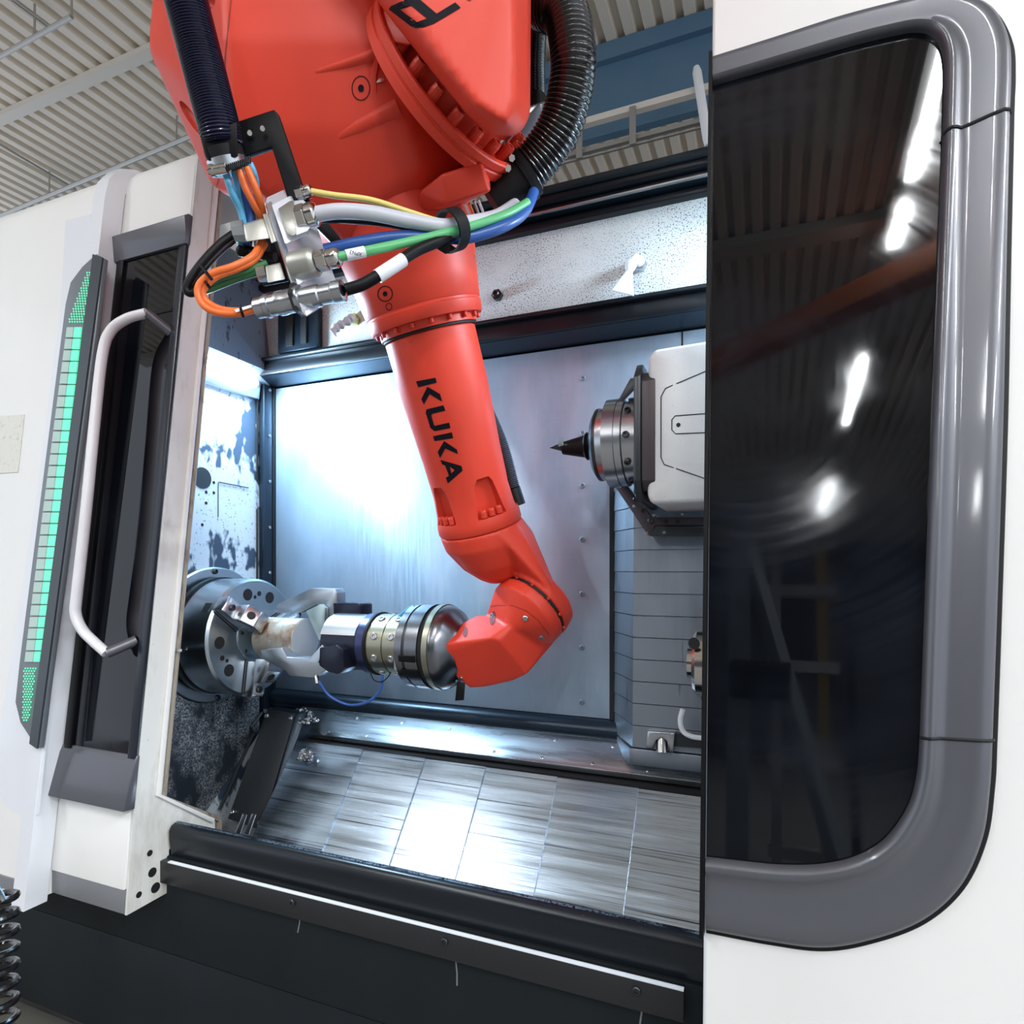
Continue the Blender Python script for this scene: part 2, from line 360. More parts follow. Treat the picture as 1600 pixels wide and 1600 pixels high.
# corrugated roof deck, ribs running in Y
bm = new(); pts = []
x = -9.0; pitch = 0.16
while x < 9.0:
    pts += [(x, 0), (x + .045, 0), (x + .062, -.05), (x + .143, -.05)]; x += pitch
vs0 = [bm.verts.new((p[0], -15.9, CZ + H + p[1])) for p in pts]; vs1 = [bm.verts.new((p[0], 13.9, CZ + H + p[1])) for p in pts]
for i in range(len(pts) - 1): bm.faces.new((vs0[i], vs0[i + 1], vs1[i + 1], vs1[i]))
tag(mk('ceiling', bm, CEIL, None, smooth=None), kind='structure')
tag(mk('floor', zbox(new(), -9, 9, -16, 14, -H - .1, -H), FLOORM, None, smooth=None), kind='structure')
tag(mk('wall_back', zbox(new(), -9, 9, -16.2, -16, -H, CZ + .2), HALLW, None, smooth=None), kind='structure')
tag(mk('wall_front', zbox(new(), -9, 9, 14, 14.2, -H, CZ + .2), HALLW, None, smooth=None), kind='structure')
tag(mk('trim_1', zbox(new(), -9, 9, 3.70, 3.80, CZ - .10, CZ - .052), BEAM, None, smooth=None), kind='structure', label='pale roof purlin crossing under the ribbed deck')
tag(mk('trim_2', zbox(new(), -9, 9, -4, -3.8, CZ - .16, CZ - .052), BEAM, None, smooth=None), kind='structure')
# blue duct beam
du = thing('roof_duct', 'long blue sheet-metal duct beam under the roof behind the machine', 'duct', V(0, 5.26, 3.72))
mk('duct_body', zbox(new(), -9, 9, 5.22, 5.30, 3.71, CZ - .16), DUCT, du, smooth=None)
mk('duct_flange', zbox(new(), -9, 9, 5.16, 5.34, CZ - .20, CZ - .055), DUCT, du, smooth=None)
tr = thing('cable_rail', 'pale cable rail hung on perforated straps in front of the blue duct', 'rail', V(0, 5.0, 3.6))
mk('rail', zbox(new(), -3.2, 6, 4.96, 5.02, 3.66, 3.71), BEAM, tr, smooth=None)
mk('rail', zbox(new(), -3.2, 6, 4.98, 5.02, 3.44, 3.475), GALV, tr, smooth=None)
mk('rail', zbox(new(), -3.2, 6, 4.98, 5.0, 3.395, 3.405), GALV, tr, smooth=None)
for xx in (-2.1, -1.46, -1.02, .2): mk('strap', zbox(new(), xx, xx + .05, 4.94, 4.96, 3.38, 3.68), GALV, tr, smooth=None)
sl = mk('pipe_sleeve', add_tube(new(), [V(-.505, 4.928, 3.83), V(-.50, 4.928, 3.79), V(-.425, 4.928, 3.26), V(-.42, 4.928, 3.21)], [.022, .034, .034, .022], 14), LABELM, None)
tag(sl, 'white rounded pipe sleeve hanging against the blue duct', 'pipe')
# conduits under the deck, left
def conduit(name, a, b, r, label, drops):
    c = thing(name, label, 'conduit', a)
    mk('pipe', add_cyl(new(), a, b, r, n=8), GALV, c)
    for q in drops:
        mk('hanger', add_cyl(new(), q, q + Vector((0, 0, CZ + H - .05 - q.z)), .008, n=6), GALV, c)
def cz(px, py, z): return pl(px, py, (0, 0, z + H), (0, 0, 1))
conduit('ceiling_conduit', cz(-30, 105, 4.2), cz(112, 26, 4.2), .018, 'thin grey conduit under the deck at the top left corner', [cz(54, 56, 4.2), cz(112, 26, 4.2)])
conduit('ceiling_conduit', cz(-30, 350, 4.2), cz(300, 212, 4.2), .022, 'long grey conduit under the deck just above the white machine roof', [cz(77, 303, 4.2), cz(276, 221, 4.2)])
conduit('ceiling_conduit', cz(0, 226, 4.36), cz(118, 296, 4.36), .014, 'short grey conduit following the deck ribs at the left edge', [])
conduit('ceiling_conduit', cz(20, 0, 4.36), cz(74, 40, 4.36), .016, 'dark conduit end following the deck ribs at the top left corner', [])

# hall lamps: the mirrored row, then the added side rows
LLAB = ['tube lamp nearest the machine in the row mirrored by the dark window', 'short tube lamp second in the row mirrored by the dark window', 'tube lamp third in the row mirrored by the dark window', 'farthest tube lamp in the row mirrored by the dark window',
        'first tube lamp over the left of the hall', 'middle tube lamp over the left of the hall', 'last tube lamp over the left of the hall', 'first tube lamp over the right of the hall', 'middle tube lamp over the right of the hall', 'last tube lamp over the right of the hall']
for i, (lx, ly, ll) in enumerate(LAMPS):
    lp = thing('ceiling_lamp', LLAB[i], 'lamp', (lx, ly, LZ), group='hall tube lamps')
    mk('lamp_housing', add_box(new(), (lx - .09, ly - ll / 2, LZ), (lx + .09, ly + ll / 2, LZ + .07)), WHITE, lp, smooth=None)
    mk('lamp_tube', add_cyl(new(), (lx, ly - ll / 2 + .03, LZ - .03), (lx, ly + ll / 2 - .03, LZ - .03), .025, n=10), TUBEM, lp)
    for s in (-.4, .4): mk('hanger', add_cyl(new(), (lx, ly + s * ll, LZ + .07), (lx, ly + s * ll, CZ + H - .04), .008, n=6), GALV, lp)
# things behind the camera that the dark window mirrors
st = thing('steel_stand', 'grey A-shaped steel stand mirrored in the dark door window', 'stand', (0, -2.05, 0))
mk('stand_column', add_box(new(), (-.22, -2.12, 0), (-.10, -2.0, H + 1.02)), FRAMEG, st, smooth=None)
mk('stand_brace', add_tube(new(), [(-.13, -2.05, H + .85), (.46, -2.05, 0)], .055, 4), FRAMEG, st, smooth=None)
mk('stand_arm', add_box(new(), (-.42, -2.12, H + .98), (-.02, -2.0, H + 1.12)), FRAMEG, st, smooth=None)
mk('stand_drive', add_cyl(new(), (-.2, -2.0, H + .0), (.12, -1.98, H + .0), .11, n=20), BLACK, st)
rk = thing('profile_rack', 'aluminium profile rack beside the steel stand mirrored in the window', 'rack', (.3, -2.6, 0))
for xx, m_ in ((.05, ALU), (.33, YELLOW)): mk('post', add_box(new(), (xx - .03, -2.64, 0), (xx + .03, -2.56, H + 1.02)), m_, rk, smooth=None)
for zz in (.30, .85, 1.45, 1.95, 2.3): mk('shelf', add_box(new(), (.0, -2.66, zz), (.42, -2.54, zz + .07)), ALU, rk, smooth=None)
fe = thing('mesh_fence', 'black safety mesh fence behind the robot cell', 'fence', (1.4, -3.6, 0))
for xx in (.6, 1.9, 3.2): mk('post', add_box(new(), (xx - .03, -3.63, 0), (xx + .03, -3.57, 2.1)), RUBBER, fe, smooth=None)
bm = new()
for k in range(52): add_box(bm, (.6 + k * .05 - .003, -3.603, .1), (.6 + k * .05 + .003, -3.597, 2.05))
for zz in (.1, .75, 1.4, 2.05): add_box(bm, (.6, -3.606, zz - .004), (3.2, -3.594, zz + .004))
tag(mk('wire_mesh', bm, GALV, fe, smooth=None), kind='stuff')
cr = mk('crane_jib', add_hull(new(), [Vector(p) + Vector((-.07 * a, .1 * a, b)) for p in ((-3.2, -6.5, H + 3.6), (2.2, -2.9, H + 3.6)) for a in (-1, 1) for b in (-.12, .12)]), CRANE, None, bevel=.02); tag(cr, 'orange crane jib crossing the hall, mirrored in the dark window', 'crane')

# ================================================================== THE LATHE CABINET
XE, XW, YB = -1.305, -1.45, 1.523                   # door end, spindle wall, back panel
lt = thing('lathe_cabinet', 'open lathe work area with stainless back wall, dark rails and charcoal base', 'machine', V(-.7, 1.3, -H))
# back panel, with its screws
bp_ = mk('wall_panel', zbox(new(), -1.425, .45, YB, YB + .012, -.372, .566), STAIN, lt, bevel=.003, label='brushed stainless back panel')
for py in (591, 677, 759, 843, 928, 1012, 1097):
    q = PYc(911 - (py - 591) * .004, py, YB); screw(q, (0, -1, 0), .0068, bp_, SCREWG, .003)
mk('panel_joint', zbox(new(), -.363, -.352, YB - .004, YB + .004, -.372, .24), HOLE, lt, smooth=None)
mk('cabinet_shell', zbox(new(), -1.47, .5, YB + .016, YB + .03, -1.1, .98), DARKI, lt, smooth=None)
q = PYc(1066, 520, YB); mk('panel_joint', zbox(new(), q.x - .002, q.x + .002, YB - .002, YB + .004, .40, .566), HOLE, lt, smooth=None)
# lower edge of the back panel: rounded channel
mk('gutter_channel', add_tube(new(), [V(-1.44, 1.527, -.402), V(.4, 1.527, -.402)], .030, 16), DARKI, lt)
mk('channel_lip', zbox(new(), -1.44, .4, 1.478, 1.53, -.438, -.428), STRIPM, lt, smooth=None)
# corner post on the left with bolts
po = mk('corner_post', zbox(new(), -1.449, -1.428, 1.478, 1.522, -.5, .57), DARKI, lt, bevel=.003)
for py in (605, 678, 750, 823, 895): q = PXc(409, py, -1.428); screw((-1.428, 1.50, q.z), (1, 0, 0), .005, po, STEEL, .004)
mk('corner_groove', zbox(new(), -1.430, -1.425, 1.515, 1.523, -.372, .566), HOLE, lt, smooth=None)
# soffit and beam over the back panel
mk('soffit', add_hull(new(), [V(-1.45, 1.523, .570), V(.45, 1.523, .570), V(-1.45, 1.455, .582), V(.45, 1.455, .582), V(-1.45, 1.523, .60), V(.45, 1.523, .60)]), DARKI, lt, smooth=None)
be = mk('cross_beam', zbox(new(), -1.45, .45, 1.445, 1.52, .583, .622), RAIL, lt, bevel=.004)
mk('beam_lip', zbox(new(), -1.45, .45, 1.432, 1.47, .622, .632), SILL, lt, bevel=.003)
for px, py in ((433, 572), (545, 552), (810, 510), (975, 484)):
    q = PYc(px, py, 1.444); screw((q.x, 1.445, .604), (0, -1, 0), .006, be, STEEL, .005)
# upper speckled panel
up = mk('speckled_panel', zbox(new(), -1.44, .45, 1.47, 1.482, .622, .86), UPPER, lt, bevel=.002, label='pale upper panel speckled with black swarf')
rb = mk('recess_box', zbox(new(), -1.345, -1.20, 1.445, 1.472, .640, .76), DARKI, up, bevel=.004)
mk('recess_slot', zbox(new(), -1.31, -1.285, 1.440, 1.446, .655, .75), HOLE, rb, smooth=None); mk('recess_slot', zbox(new(), -1.255, -1.235, 1.440, 1.446, .655, .75), HOLE, rb, smooth=None)
# top rails of the roof opening
for nm, y0, y1, z0, z1, m in (('roof_rail', 1.45, 1.50, .842, .860, RAIL), ('roof_rail', 1.43, 1.50, .868, .881, SILL), ('roof_rail', 1.415, 1.50, .883, .899, RAIL), ('roof_rail', 1.405, 1.50, .902, .916, BASE)):
    mk(nm, zbox(new(), -1.44, .45, y0, y1, z0, z1), m, lt, bevel=.004)
mk('rail_trim', zbox(new(), -1.44, .45, 1.421, 1.43, .8635, .8665), STRIPM, lt, smooth=None)
# spindle wall at the left
def wall_pts(l): return [Vector((XW, a, b + H)) for a, b in l]
sw = mk('spindle_wall', add_prism(new(), wall_pts([(1.06, -.86), (1.522, -.86), (1.522, .56), (1.16, .56)]), (-.012, 0, 0)), SPW, lt, smooth=None, label='spindle wall stained with white dried coolant')
mk('wall_plate', add_prism(new(), [v + Vector((.002, 0, 0)) for v in wall_pts([(1.065, -.86), (1.475, -.50), (1.475, -.28), (1.07, -.28)])], (.004, 0, 0)), SPW2, sw, smooth=None)
mk('slanted_wall', add_hull(new(), [V(XW, 1.522, .56), V(XW, 1.13, .56), V(XW + .02, 1.522, .585), V(XW + .06, 1.14, .80), V(XW + .062, 1.14, .600), V(XW + .055, 1.47, .598), V(XW + .02, 1.47, .90), V(XW - .02, 1.13, .95), V(XW - .02, 1.522, .95), V(XW - .02, 1.13, .56), V(XW - .02, 1.522, .56)]), mat('upper_side', (0.16, 0.20, 0.26), .4, .4, var=(60, (1, 1, .4), (0.05, 0.06, 0.08), .6, .66)), lt, smooth=None)  # lower edge drawn out into a ledge to stop the lamp shining upward
q = PXc(316, 747, XW); inst('d', 'port', q + Vector((.001, 0, 0)), (1, 0, 0), .030, .006, SLABM, sw)
for px, py in ((334, 754), (322, 769), (334, 770), (322, 786), (316, 820)): hole(PXc(px, py, XW), (1, 0, 0), .0045, sw)
for a, b in (((342, 753), (388, 762)), ((341, 754), (341, 808))):
    mk('panel_joint', add_tube(new(), [PXc(*a, XW + .001), PXc(*b, XW + .001)], .0012, 5), HOLE, sw)
jm = [PXc(px, py, XW + .004) for px, py in ((402, 470), (402, 750), (407, 757), (407, 790), (402, 796), (402, 905))]
mk('wall_edge', add_tube(new(), jm, .003, 6), HOLE, sw)
# work lamp
wl = thing('work_lamp', 'glowing white LED work lamp on the left inside wall', 'lamp', V(XW + .02, 1.36, .56))
mk('lamp_body', add_hull(new(), [V(XW, 1.20, .60), V(XW, 1.47, .60), V(XW, 1.20, .515), V(XW, 1.47, .515), V(XW + .022, 1.20, .592), V(XW + .022, 1.47, .592), V(XW + .012, 1.47, .52), V(XW + .012, 1.20, .52)]), ALU, wl, bevel=.003)
mk('lamp_lens', add_tube(new(), [V(XW + .024, 1.21, .560), V(XW + .026, 1.222, .560), V(XW + .026, 1.432, .560), V(XW + .024, 1.445, .560)], [.008, .016, .016, .008], 14), LEDM, wl)
area('work_lamp_light', V(XW + .05, 1.33, .555), V(XW + .9, 1.45, -.1), .20, .03, LED_W, (0.50, 0.77, 1.0))
w2 = thing('work_lamp', 'LED work lamp inside the machine behind the right door', 'lamp', V(.15, 1.27, .78))  # added lamp, hidden by the door, to brighten upper panel and spindle
mk('lamp_body', add_box(new(), (.05, 1.24, H + .775), (.33, 1.30, H + .80)), ALU, w2, bevel=.003)
mk('lamp_lens', add_box(new(), (.06, 1.25, H + .770), (.32, 1.29, H + .7755)), LEDM, w2, bevel=.001)
area('work_lamp_light', V(.17, 1.27, .765), V(-.5, 1.40, -.3), .24, .04, LED_W * .6, (0.62, 0.83, 1.0))
# chip-guard strip, bed covers
st_ = mk('bed_strip', add_hull(new(), [V(-1.30, 1.50, -.412), V(.3, 1.50, -.412), V(-1.30, 1.42, -.466), V(.3, 1.42, -.466), V(-1.30, 1.51, -.43), V(.3, 1.51, -.43), V(-1.30, 1.425, -.48), V(.3, 1.425, -.48)]), STRIPM, lt, bevel=.002)
nst = Vector((0, -.054, .08)).normalized()
for px, py in ((558, 1131), (628, 1137), (702, 1145), (782, 1154), (868, 1164), (958, 1174), (1058, 1186), (513, 1144), (573, 1152), (648, 1160), (702, 1169), (772, 1178), (847, 1187), (926, 1197), (1012, 1208)):
    t = .25 if py < 1123 + (px - 500) * .115 + 3 else .85
    screw(V(0, 1.50 - .08 * t, -.412 - .054 * t) * 1 + Vector((PYc(px, py, 1.50 - .08 * t).x, 0, 0)), nst, .0045, st_, STEEL, .0015)
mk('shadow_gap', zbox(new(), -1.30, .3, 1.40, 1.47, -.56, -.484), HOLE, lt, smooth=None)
mk('wiper_edge', zbox(new(), -1.215, .3, 1.405, 1.412, -.497, -.487), RUBBER, lt, smooth=None)
SX = [-1.212, -1.006, -.818, -.65, -.467, -.2787, -.06, .16]
sd = Vector((0, -1, -1.222)).normalized(); sn = Vector((0, -1.222, 1)).normalized()
for i in range(len(SX) - 1):
    o_ = V(0, 1.40, -.494) + sn * (.004 * (7 - i))
    a = [o_ + Vector((SX[i], 0, 0)), o_ + Vector((SX[i + 1] + .012, 0, 0)), o_ + Vector((SX[i + 1] + .012, 0, 0)) + sd * .44, o_ + Vector((SX[i], 0, 0)) + sd * .44]
    mk('cover_sheet', add_prism(new(), a, -sn * .0036), SHEET, lt, smooth=None)
mk('chip_pan', zbox(new(), -1.44, .4, 1.07, 1.5, -1.05, -.84), DARKI, lt, smooth=None)
# sill: rounded front edge of the chip pan
bm = new(); prof = [(1.052, -.675), (1.046, -.63), (1.046, -.612), (1.052, -.602), (1.063, -.598), (1.076, -.602), (1.082, -.615), (1.084, -.75), (1.062, -.75), (1.062, -.675)]
add_loft(bm, [[V(xx, a, b) for a, b in prof] for xx in (-1.298, .2)]); mk('sill_edge', bm, SILL, lt, smooth=50)
mk('worn_rim', add_tube(new(), [V(-1.296, 1.066, -.6015), V(.2, 1.066, -.6015)], .0055, 10), mat('worn_rim', (.20, .27, .35), .33, .9, var=[(240, I3, (.01, .014, .02), .5, .6), (30, (.3, 1, 1), (.015, .02, .03), .52, .66)]), lt)  # worn crest of the sill, with its bluish highlight put into the colour
fb = mk('trim_bar', zbox(new(), -1.36, -.125, 1.028, 1.06, -.727, -.676), mat('bar_charcoal', (.012, .013, .015), .45), lt, bevel=.0015)
mk('bar_edge', zbox(new(), -1.28, -.125, 1.0275, 1.036, -.676, -.6735), LABELM, fb, smooth=None)  # white strip paints the highlight along the bar's top edge
for px, py in ((457, 1410), (695, 1471), (995, 1548)): screw(PYc(px, py, 1.028), (0, -1, 0), .0075, fb, BOLTM, .004)
# charcoal base
mk('base_plate', zbox(new(), -3.2, 1.4, 1.045, 1.07, -.90, -.672), BASE, lt, bevel=.004)
mk('base_skirt', zbox(new(), -3.2, 1.4, 1.050, 1.07, -1.155, -.9035), BASE, lt, bevel=.004)
mk('toe_recess', zbox(new(), -3.1, 1.4, 1.30, 1.9, -H, -1.155), HOLE, lt, smooth=None)
for a, b in (((469, 1427), (465, 1457)), ((712, 1500), (714, 1540)), ((1003, 1565), (1000, 1600))):
    mk('coolant_run', add_tube(new(), [PYc(*a, 1.0445), PYc((a[0] + b[0]) / 2 + 1, (a[1] + b[1]) / 2, 1.0445), PYc(*b, 1.0445)], .0016, 6, flat=.4), mat('coolant_stain', (.16, .17, .17), .6), lt)
hose_dark = mk('floor_mat', add_hull(new(), [V(-2.6, 1.2, -H + .002), V(-1.5, 1.2, -H + .002), V(-1.6, .5, -H + .002), V(-2.6, .5, -H + .002), V(-2.6, 1.2, -H + .02), V(-1.5, 1.2, -H + .02), V(-1.6, .5, -H + .02), V(-2.6, .5, -H + .02)]), mat('mat_grey', (.11, .105, .09), .8), None, smooth=None)
tag(hose_dark, 'flat grey mat on the floor under the machine front', 'mat')

# spring-like hose
bm = new(); c0 = P(-14, 1500, .95); hp = [Vector((c0.x - .30, c0.y + .05, H - .20)), Vector((c0.x - .10, c0.y + .02, H - .40)), Vector((c0.x - .0, c0.y - .0, H - .47))]
for k in range(0, 24 * 16):
    t = k / 24; hp.append(Vector((c0.x + .031 * math.cos(2 * math.pi * t), c0.y + .031 * math.sin(2 * math.pi * t), H - .50 - .0265 * t)))
tag(mk('coiled_hose', add_tube(bm, hp, .0052, 8), HOSE_B, None), 'black coiled air hose hanging at the lower left', 'hose')

# ------------------------------------------------------------------ dark cover block left of the sheets
gb = thing('guide_block', 'dark plate-covered block standing on the slope below the chuck', 'machine part', V(-1.28, 1.30, -.70))
A, B, Cc, D = V(-1.335, 1.395, -.400), V(-1.236, 1.395, -.406), V(-1.236, 1.268, -.6866), V(-1.335, 1.2515, -.665)
nn = (B - A).cross(D - A).normalized(); nn = nn if nn.y < 0 else -nn
mk('cover_plate', add_prism(new(), [A, B, Cc, D], -nn * .008), SLABM, gb, bevel=.0015)
A2, B2, C2, D2 = [v - nn * .009 for v in (A, B, Cc, D)]; dx = Vector((.03, 0, 0)); up2 = Vector((0, .02, .006))
mk('block_body', add_hull(new(), [A2, B2, C2, D2] + [v - nn * .12 + dx for v in (B2, C2)] + [v - nn * .12 for v in (A2, D2)] + [B2 + up2 + dx * .7, A2 + up2]), DARKI, gb, bevel=.003)
for t in ((.08, .07), (.93, .05), (.08, .94), (.92, .95)):
    q = A.lerp(B, t[0]).lerp(D.lerp(Cc, t[0]), t[1]); screw(q, nn, .007, gb, STEEL, .006)
for s in (.25, .5, .7, .9):
    q = B2.lerp(C2, s) - nn * .05 + dx * .45; screw(q, Vector((1, -.15, 0)), .006, gb, STEEL, .012)
mk('edge_rail', add_tube(new(), [PXc(470, 1182, -1.19), PXc(419, 1322, -1.19)], .006, 6), DARKI, gb)
for k in (0, 1):
    q = P(372 + 14 * k, 1302, 1.5); mk('fitting', add_cyl(new(), q, q + Vector((.012, .01, .045)), .006, n=12), STEEL, gb)
an = mk('wall_angle', add_tube(new(), [PXc(px, py, XW + .012) for px, py in ((407, 1082), (419, 1101), (392, 1136), (396, 1146), (343, 1265))], .005, 6), SLABM, lt)
# swarf
def swarf(c, sx, sz, n, label):
    bm = new()
    for k in range(n):
        a = random.uniform(0, 6.28); r = math.sqrt(random.random()); h = (1 - r * r) * sz * random.random() ** .6
        p = c + Vector((sx * r * math.cos(a), sx * .7 * r * math.sin(a), h)); s = random.uniform(.003, .0065)
        rv = [Vector((random.uniform(-1, 1), random.uniform(-1, 1), random.uniform(-1, 1))) * s for _ in range(4)]
        vv = [bm.verts.new(p + q) for q in rv]
        for f_ in ((0, 1, 2), (0, 2, 3), (0, 3, 1), (1, 3, 2)): bm.faces.new([vv[i] for i in f_])
    tag(mk('swarf_pile', bm, CHIPM, None, smooth=None), label, 'swarf', kind='stuff')
swarf(PYc(472, 1126, 1.43), .048, .036, 520, 'heap of bright metal swarf at the end of the bed strip')
swarf(PYc(478, 1186, 1.34), .024, .03, 220, 'small clump of swarf beside the dark guide block')

# ------------------------------------------------------------------ coolant nozzles, plug
def nozzle(root_px, path, fan, label, m):
    q = PYc(*root_px, 1.47); t = thing('coolant_nozzle', label, 'nozzle', q, group='jointed coolant nozzles')
    mk('nut', add_loft(new(), [circle(q, (0, -1, 0), .016, 6), circle(q + Vector((0, -.018, 0)), (0, -1, 0), .016, 6)]), mat('brass', (.45, .40, .15), .35, .9) if m is not LABELM else STEEL, t, smooth=None)
    pts = [q + Vector((0, -.02, 0))] + [PYc(px, py, yy) for px, py, yy in path]
    for a, b in zip(pts, pts[1:]):
        L = (b - a).length; mk('segment', add_lathe(new(), a, b - a, [(0, .008), (L * .3, .0135), (L * .6, .0125), (L * .8, .009), (L, .008)], 16), m, t)
    e = pts[-1]; f0, f1 = PYc(*fan[0], 1.40), PYc(*fan[1], 1.40)
    mk('fan_tip', add_hull(new(), circle(e, f0 + f1 - 2 * e, .008, 10) + [f0 + Vector((0, .003, 0)), f0 - Vector((0, .003, 0)), f1 + Vector((0, .003, 0)), f1 - Vector((0, .003, 0))]), m, t)
nozzle((1001, 416), [(998, 404, 1.435), (987, 408, 1.42), (983, 425, 1.41)], ((957, 454), (990, 462)), 'white jointed coolant nozzle on the pale upper panel', LABELM)
nozzle((556, 501), [(547, 500, 1.44), (537, 505, 1.43), (527, 510, 1.42), (521, 516, 1.41)], ((516, 515), (525, 526)), 'grey jointed coolant nozzle in the shade left of the robot arm', GREYC)
q = PYc(779, 463, 1.47); pg = thing('blanking_plug', 'small dark hexagon plug on the pale upper panel', 'plug', q)
mk('hexagon', add_loft(new(), [circle(q, (0, -1, 0), .014, 6), circle(q + Vector((0, -.014, 0)), (0, -1, 0), .014, 6)]), BOLTM, pg, smooth=None)
screw(q + Vector((0, -.014, 0)), (0, -1, 0), .009, pg, BOLTM, .008)

# ================================================================== RIGHT DOOR
YR = .98
def RD(px, py, off=0.0): return lean(px, py, YR) + NL * off
rd = thing('sliding_door', 'white right-hand machine door with big dark window in grey surround', 'door', V(.3, 1.0, -1.2), kind='thing')
def slab(x0, x1, z0, z1, y0, th):
    return add_hull(new(), [V(xx, y0 + LEAN * zz + t, zz) for xx in (x0, x1) for zz in (z0, z1) for t in (0, th)])
mk('door_body', slab(-.085, 1.25, -1.10, 1.35, YR, .05), WHITE, rd, bevel=.006, seg=3)
PAIRS = [((1114, 98), (1115, 140)), ((1210, 68), (1240, 104)), ((1307, 37), (1340, 76)), ((1400, 13), (1405, 61)), ((1453, 2), (1430, 58)), ((1510, 4), (1450, 62)), ((1552, 25), (1464, 76)), ((1576, 70), (1471, 100)), ((1580, 120), (1472, 140)), ((1578, 182), (1470, 222)), ((1573, 400), (1462, 420)), ((1568, 650), (1453, 650)), ((1560, 900), (1444, 900)), ((1551, 1155), (1435, 1150)), ((1547, 1230), (1430, 1210)), ((1535, 1310), (1415, 1260)), ((1500, 1385), (1380, 1308)), ((1440, 1438), (1335, 1335)), ((1360, 1468), (1280, 1347)), ((1285, 1480), (1220, 1348)), ((1200, 1470), (1165, 1343)), ((1104, 1452), (1104, 1336))]
OUT = [RD(*a) for a, b in PAIRS]; INN = [RD(*b) for a, b in PAIRS]
PROF = [(0, .001), (.0, .014), (.05, .021), (.11, .023), (.18, .020), (.26, .014), (.40, .015), (.70, .0185), (.86, .019), (.94, .015), (.985, .006), (.985, .001)]
def surround(i0, i1, cut0, cut1):
    so, si = spline(OUT[i0:i1 + 1], 8), spline(INN[i0:i1 + 1], 8); n = len(so); rings = []
    for k, (o_, i_) in enumerate(zip(so, si)):
        rings.append([i_.lerp(o_, t) + NL * h for t, h in PROF])
    return add_loft(new(), rings)
fr1 = mk('window_surround', surround(0, 9, 0, 1), GREYP, rd, smooth=60, label='grey moulded top piece of the window surround')
fr2 = mk('window_surround', surround(9, 13, 0, 1), GREYP, rd, smooth=60, label='grey moulded upright piece of the window surround')
fr3 = mk('window_surround', surround(13, 21, 0, 1), GREYP, rd, smooth=60, label='grey moulded bottom piece of the window surround')
for k in (9, 13): mk('surround_joint', add_tube(new(), [INN[k].lerp(OUT[k], t) + NL * (h + .0006) for t, h in PROF[1:-1]], .0022, 6), HOLE, rd)
mk('gasket', add_tube(new(), [p - NL * .001 for p in spline(OUT, 8)], .0055, 8), RUBBER, rd)
gi = spline(INN, 8); mk('window_glass', add_prism(new(), [p + NL * .001 for p in gi] , NL * .006), GLASS_D, rd, smooth=None, label='smudged dark window glass')
mk('edge_strip', add_prism(new(), [RD(1113, 99) + Vector((-.0035, 0, 0)), RD(1113, 99) + Vector((.002, 0, 0)), RD(1099, 1456) + Vector((.002, 0, 0)), RD(1099, 1456) + Vector((-.0035, 0, 0))], NL * .024), BLACK, rd, smooth=None)

# ================================================================== LEFT DOOR
YL = 1.021
def LD(px, py, off=0.0): return lean(px, py, YL) + NL * off
ld = thing('sliding_door', 'narrow left machine door with long silver handle and dark window', 'door', V(-1.5, 1.0, -.75), kind='thing')
X0 = -1.85
def zt(px, py): return (LD(px, py).z - H)
def onL(x, z, off=0.0): return V(x, YL + LEAN * z, z) + NL * off
zh, zg, zl0, zl1, zb0, zb1 = zt(303, 338), zt(297, 378), zt(216, 1185), zt(204, 1263), zt(192, 1392), zt(194, 1434)
body = mk('door_shell', add_hull(new(), [V(xx, YL + LEAN * zz + t, zz) for xx in (X0, XE - .007) for zz, t in ((zl1, 0), (zh, 0), (zl1, .055), (zh, .055))]), BLACK, ld, bevel=.003)
bm = new(); tp = [(0, zh), (0, 1.00), (.006, 1.03), (.022, 1.052), (.05, 1.066), (.30, 1.10), (.30, 1.06), (.06, 1.03), (.055, zh)]
add_loft(bm, [[V(xx, YL + LEAN * min(z, 1.03) + t, z) for t, z in tp] for xx in (X0, XE - .007)]); mk('door_cap', bm, WHITE, ld, smooth=50)
mk('door_panel', add_hull(new(), [V(xx, YL + LEAN * zz + t, zz) for xx in (X0, XE - .007) for zz, t in ((zb0, 0), (zl1, 0), (zb0, .055), (zl1, .055))]), WHITE, ld, bevel=.003)
mk('kick_strip', add_hull(new(), [V(xx, YL + LEAN * zz + t, zz) for xx in (X0, XE - .007) for zz, t in ((zb1, .008), (zb0 - .001, .003), (zb1, .055), (zb0 - .001, .055))]), GREYS, ld, bevel=.002)
# hood and lip
mk('window_hood', add_hull(new(), [onL(xx, zz, o_) for xx in (X0, XE + .004) for zz, o_ in ((zh, 0), (zh, .012), (zh - .012, .024), (zg - .01, .012), (zg - .01, 0))]), GREYP, ld, bevel=.002)
mk('window_lip', add_hull(new(), [onL(xx, zz, o_) for xx in (X0, XE + .004) for zz, o_ in ((zl0 + .008, 0), (zl0 + .008, .006), (zl0 - .01, .012), (zl1, .028), (zl1, 0))]), GREYP, ld, bevel=.003)
mk('window_glass', add_hull(new(), [onL(xx, zz, o_) for xx in (-1.78, XE - .028) for zz in (zl0, zg - .005) for o_ in (.001, .005)]), GLASS_D, ld, smooth=None)
mk('edge_strip', add_hull(new(), [onL(xx, zz, o_) for xx in (XE - .026, XE) for zz in (zl1, zg) for o_ in (.001, .009)]), mat('edge_blueblack', (.010, .014, .022), .25), ld, bevel=.002)
mk('guide_strip', add_hull(new(), [onL(xx, zz, o_) for xx in (-1.545, -1.522) for zz in (zl0, zg) for o_ in (.003, .012)]), BLACK, ld, bevel=.002)
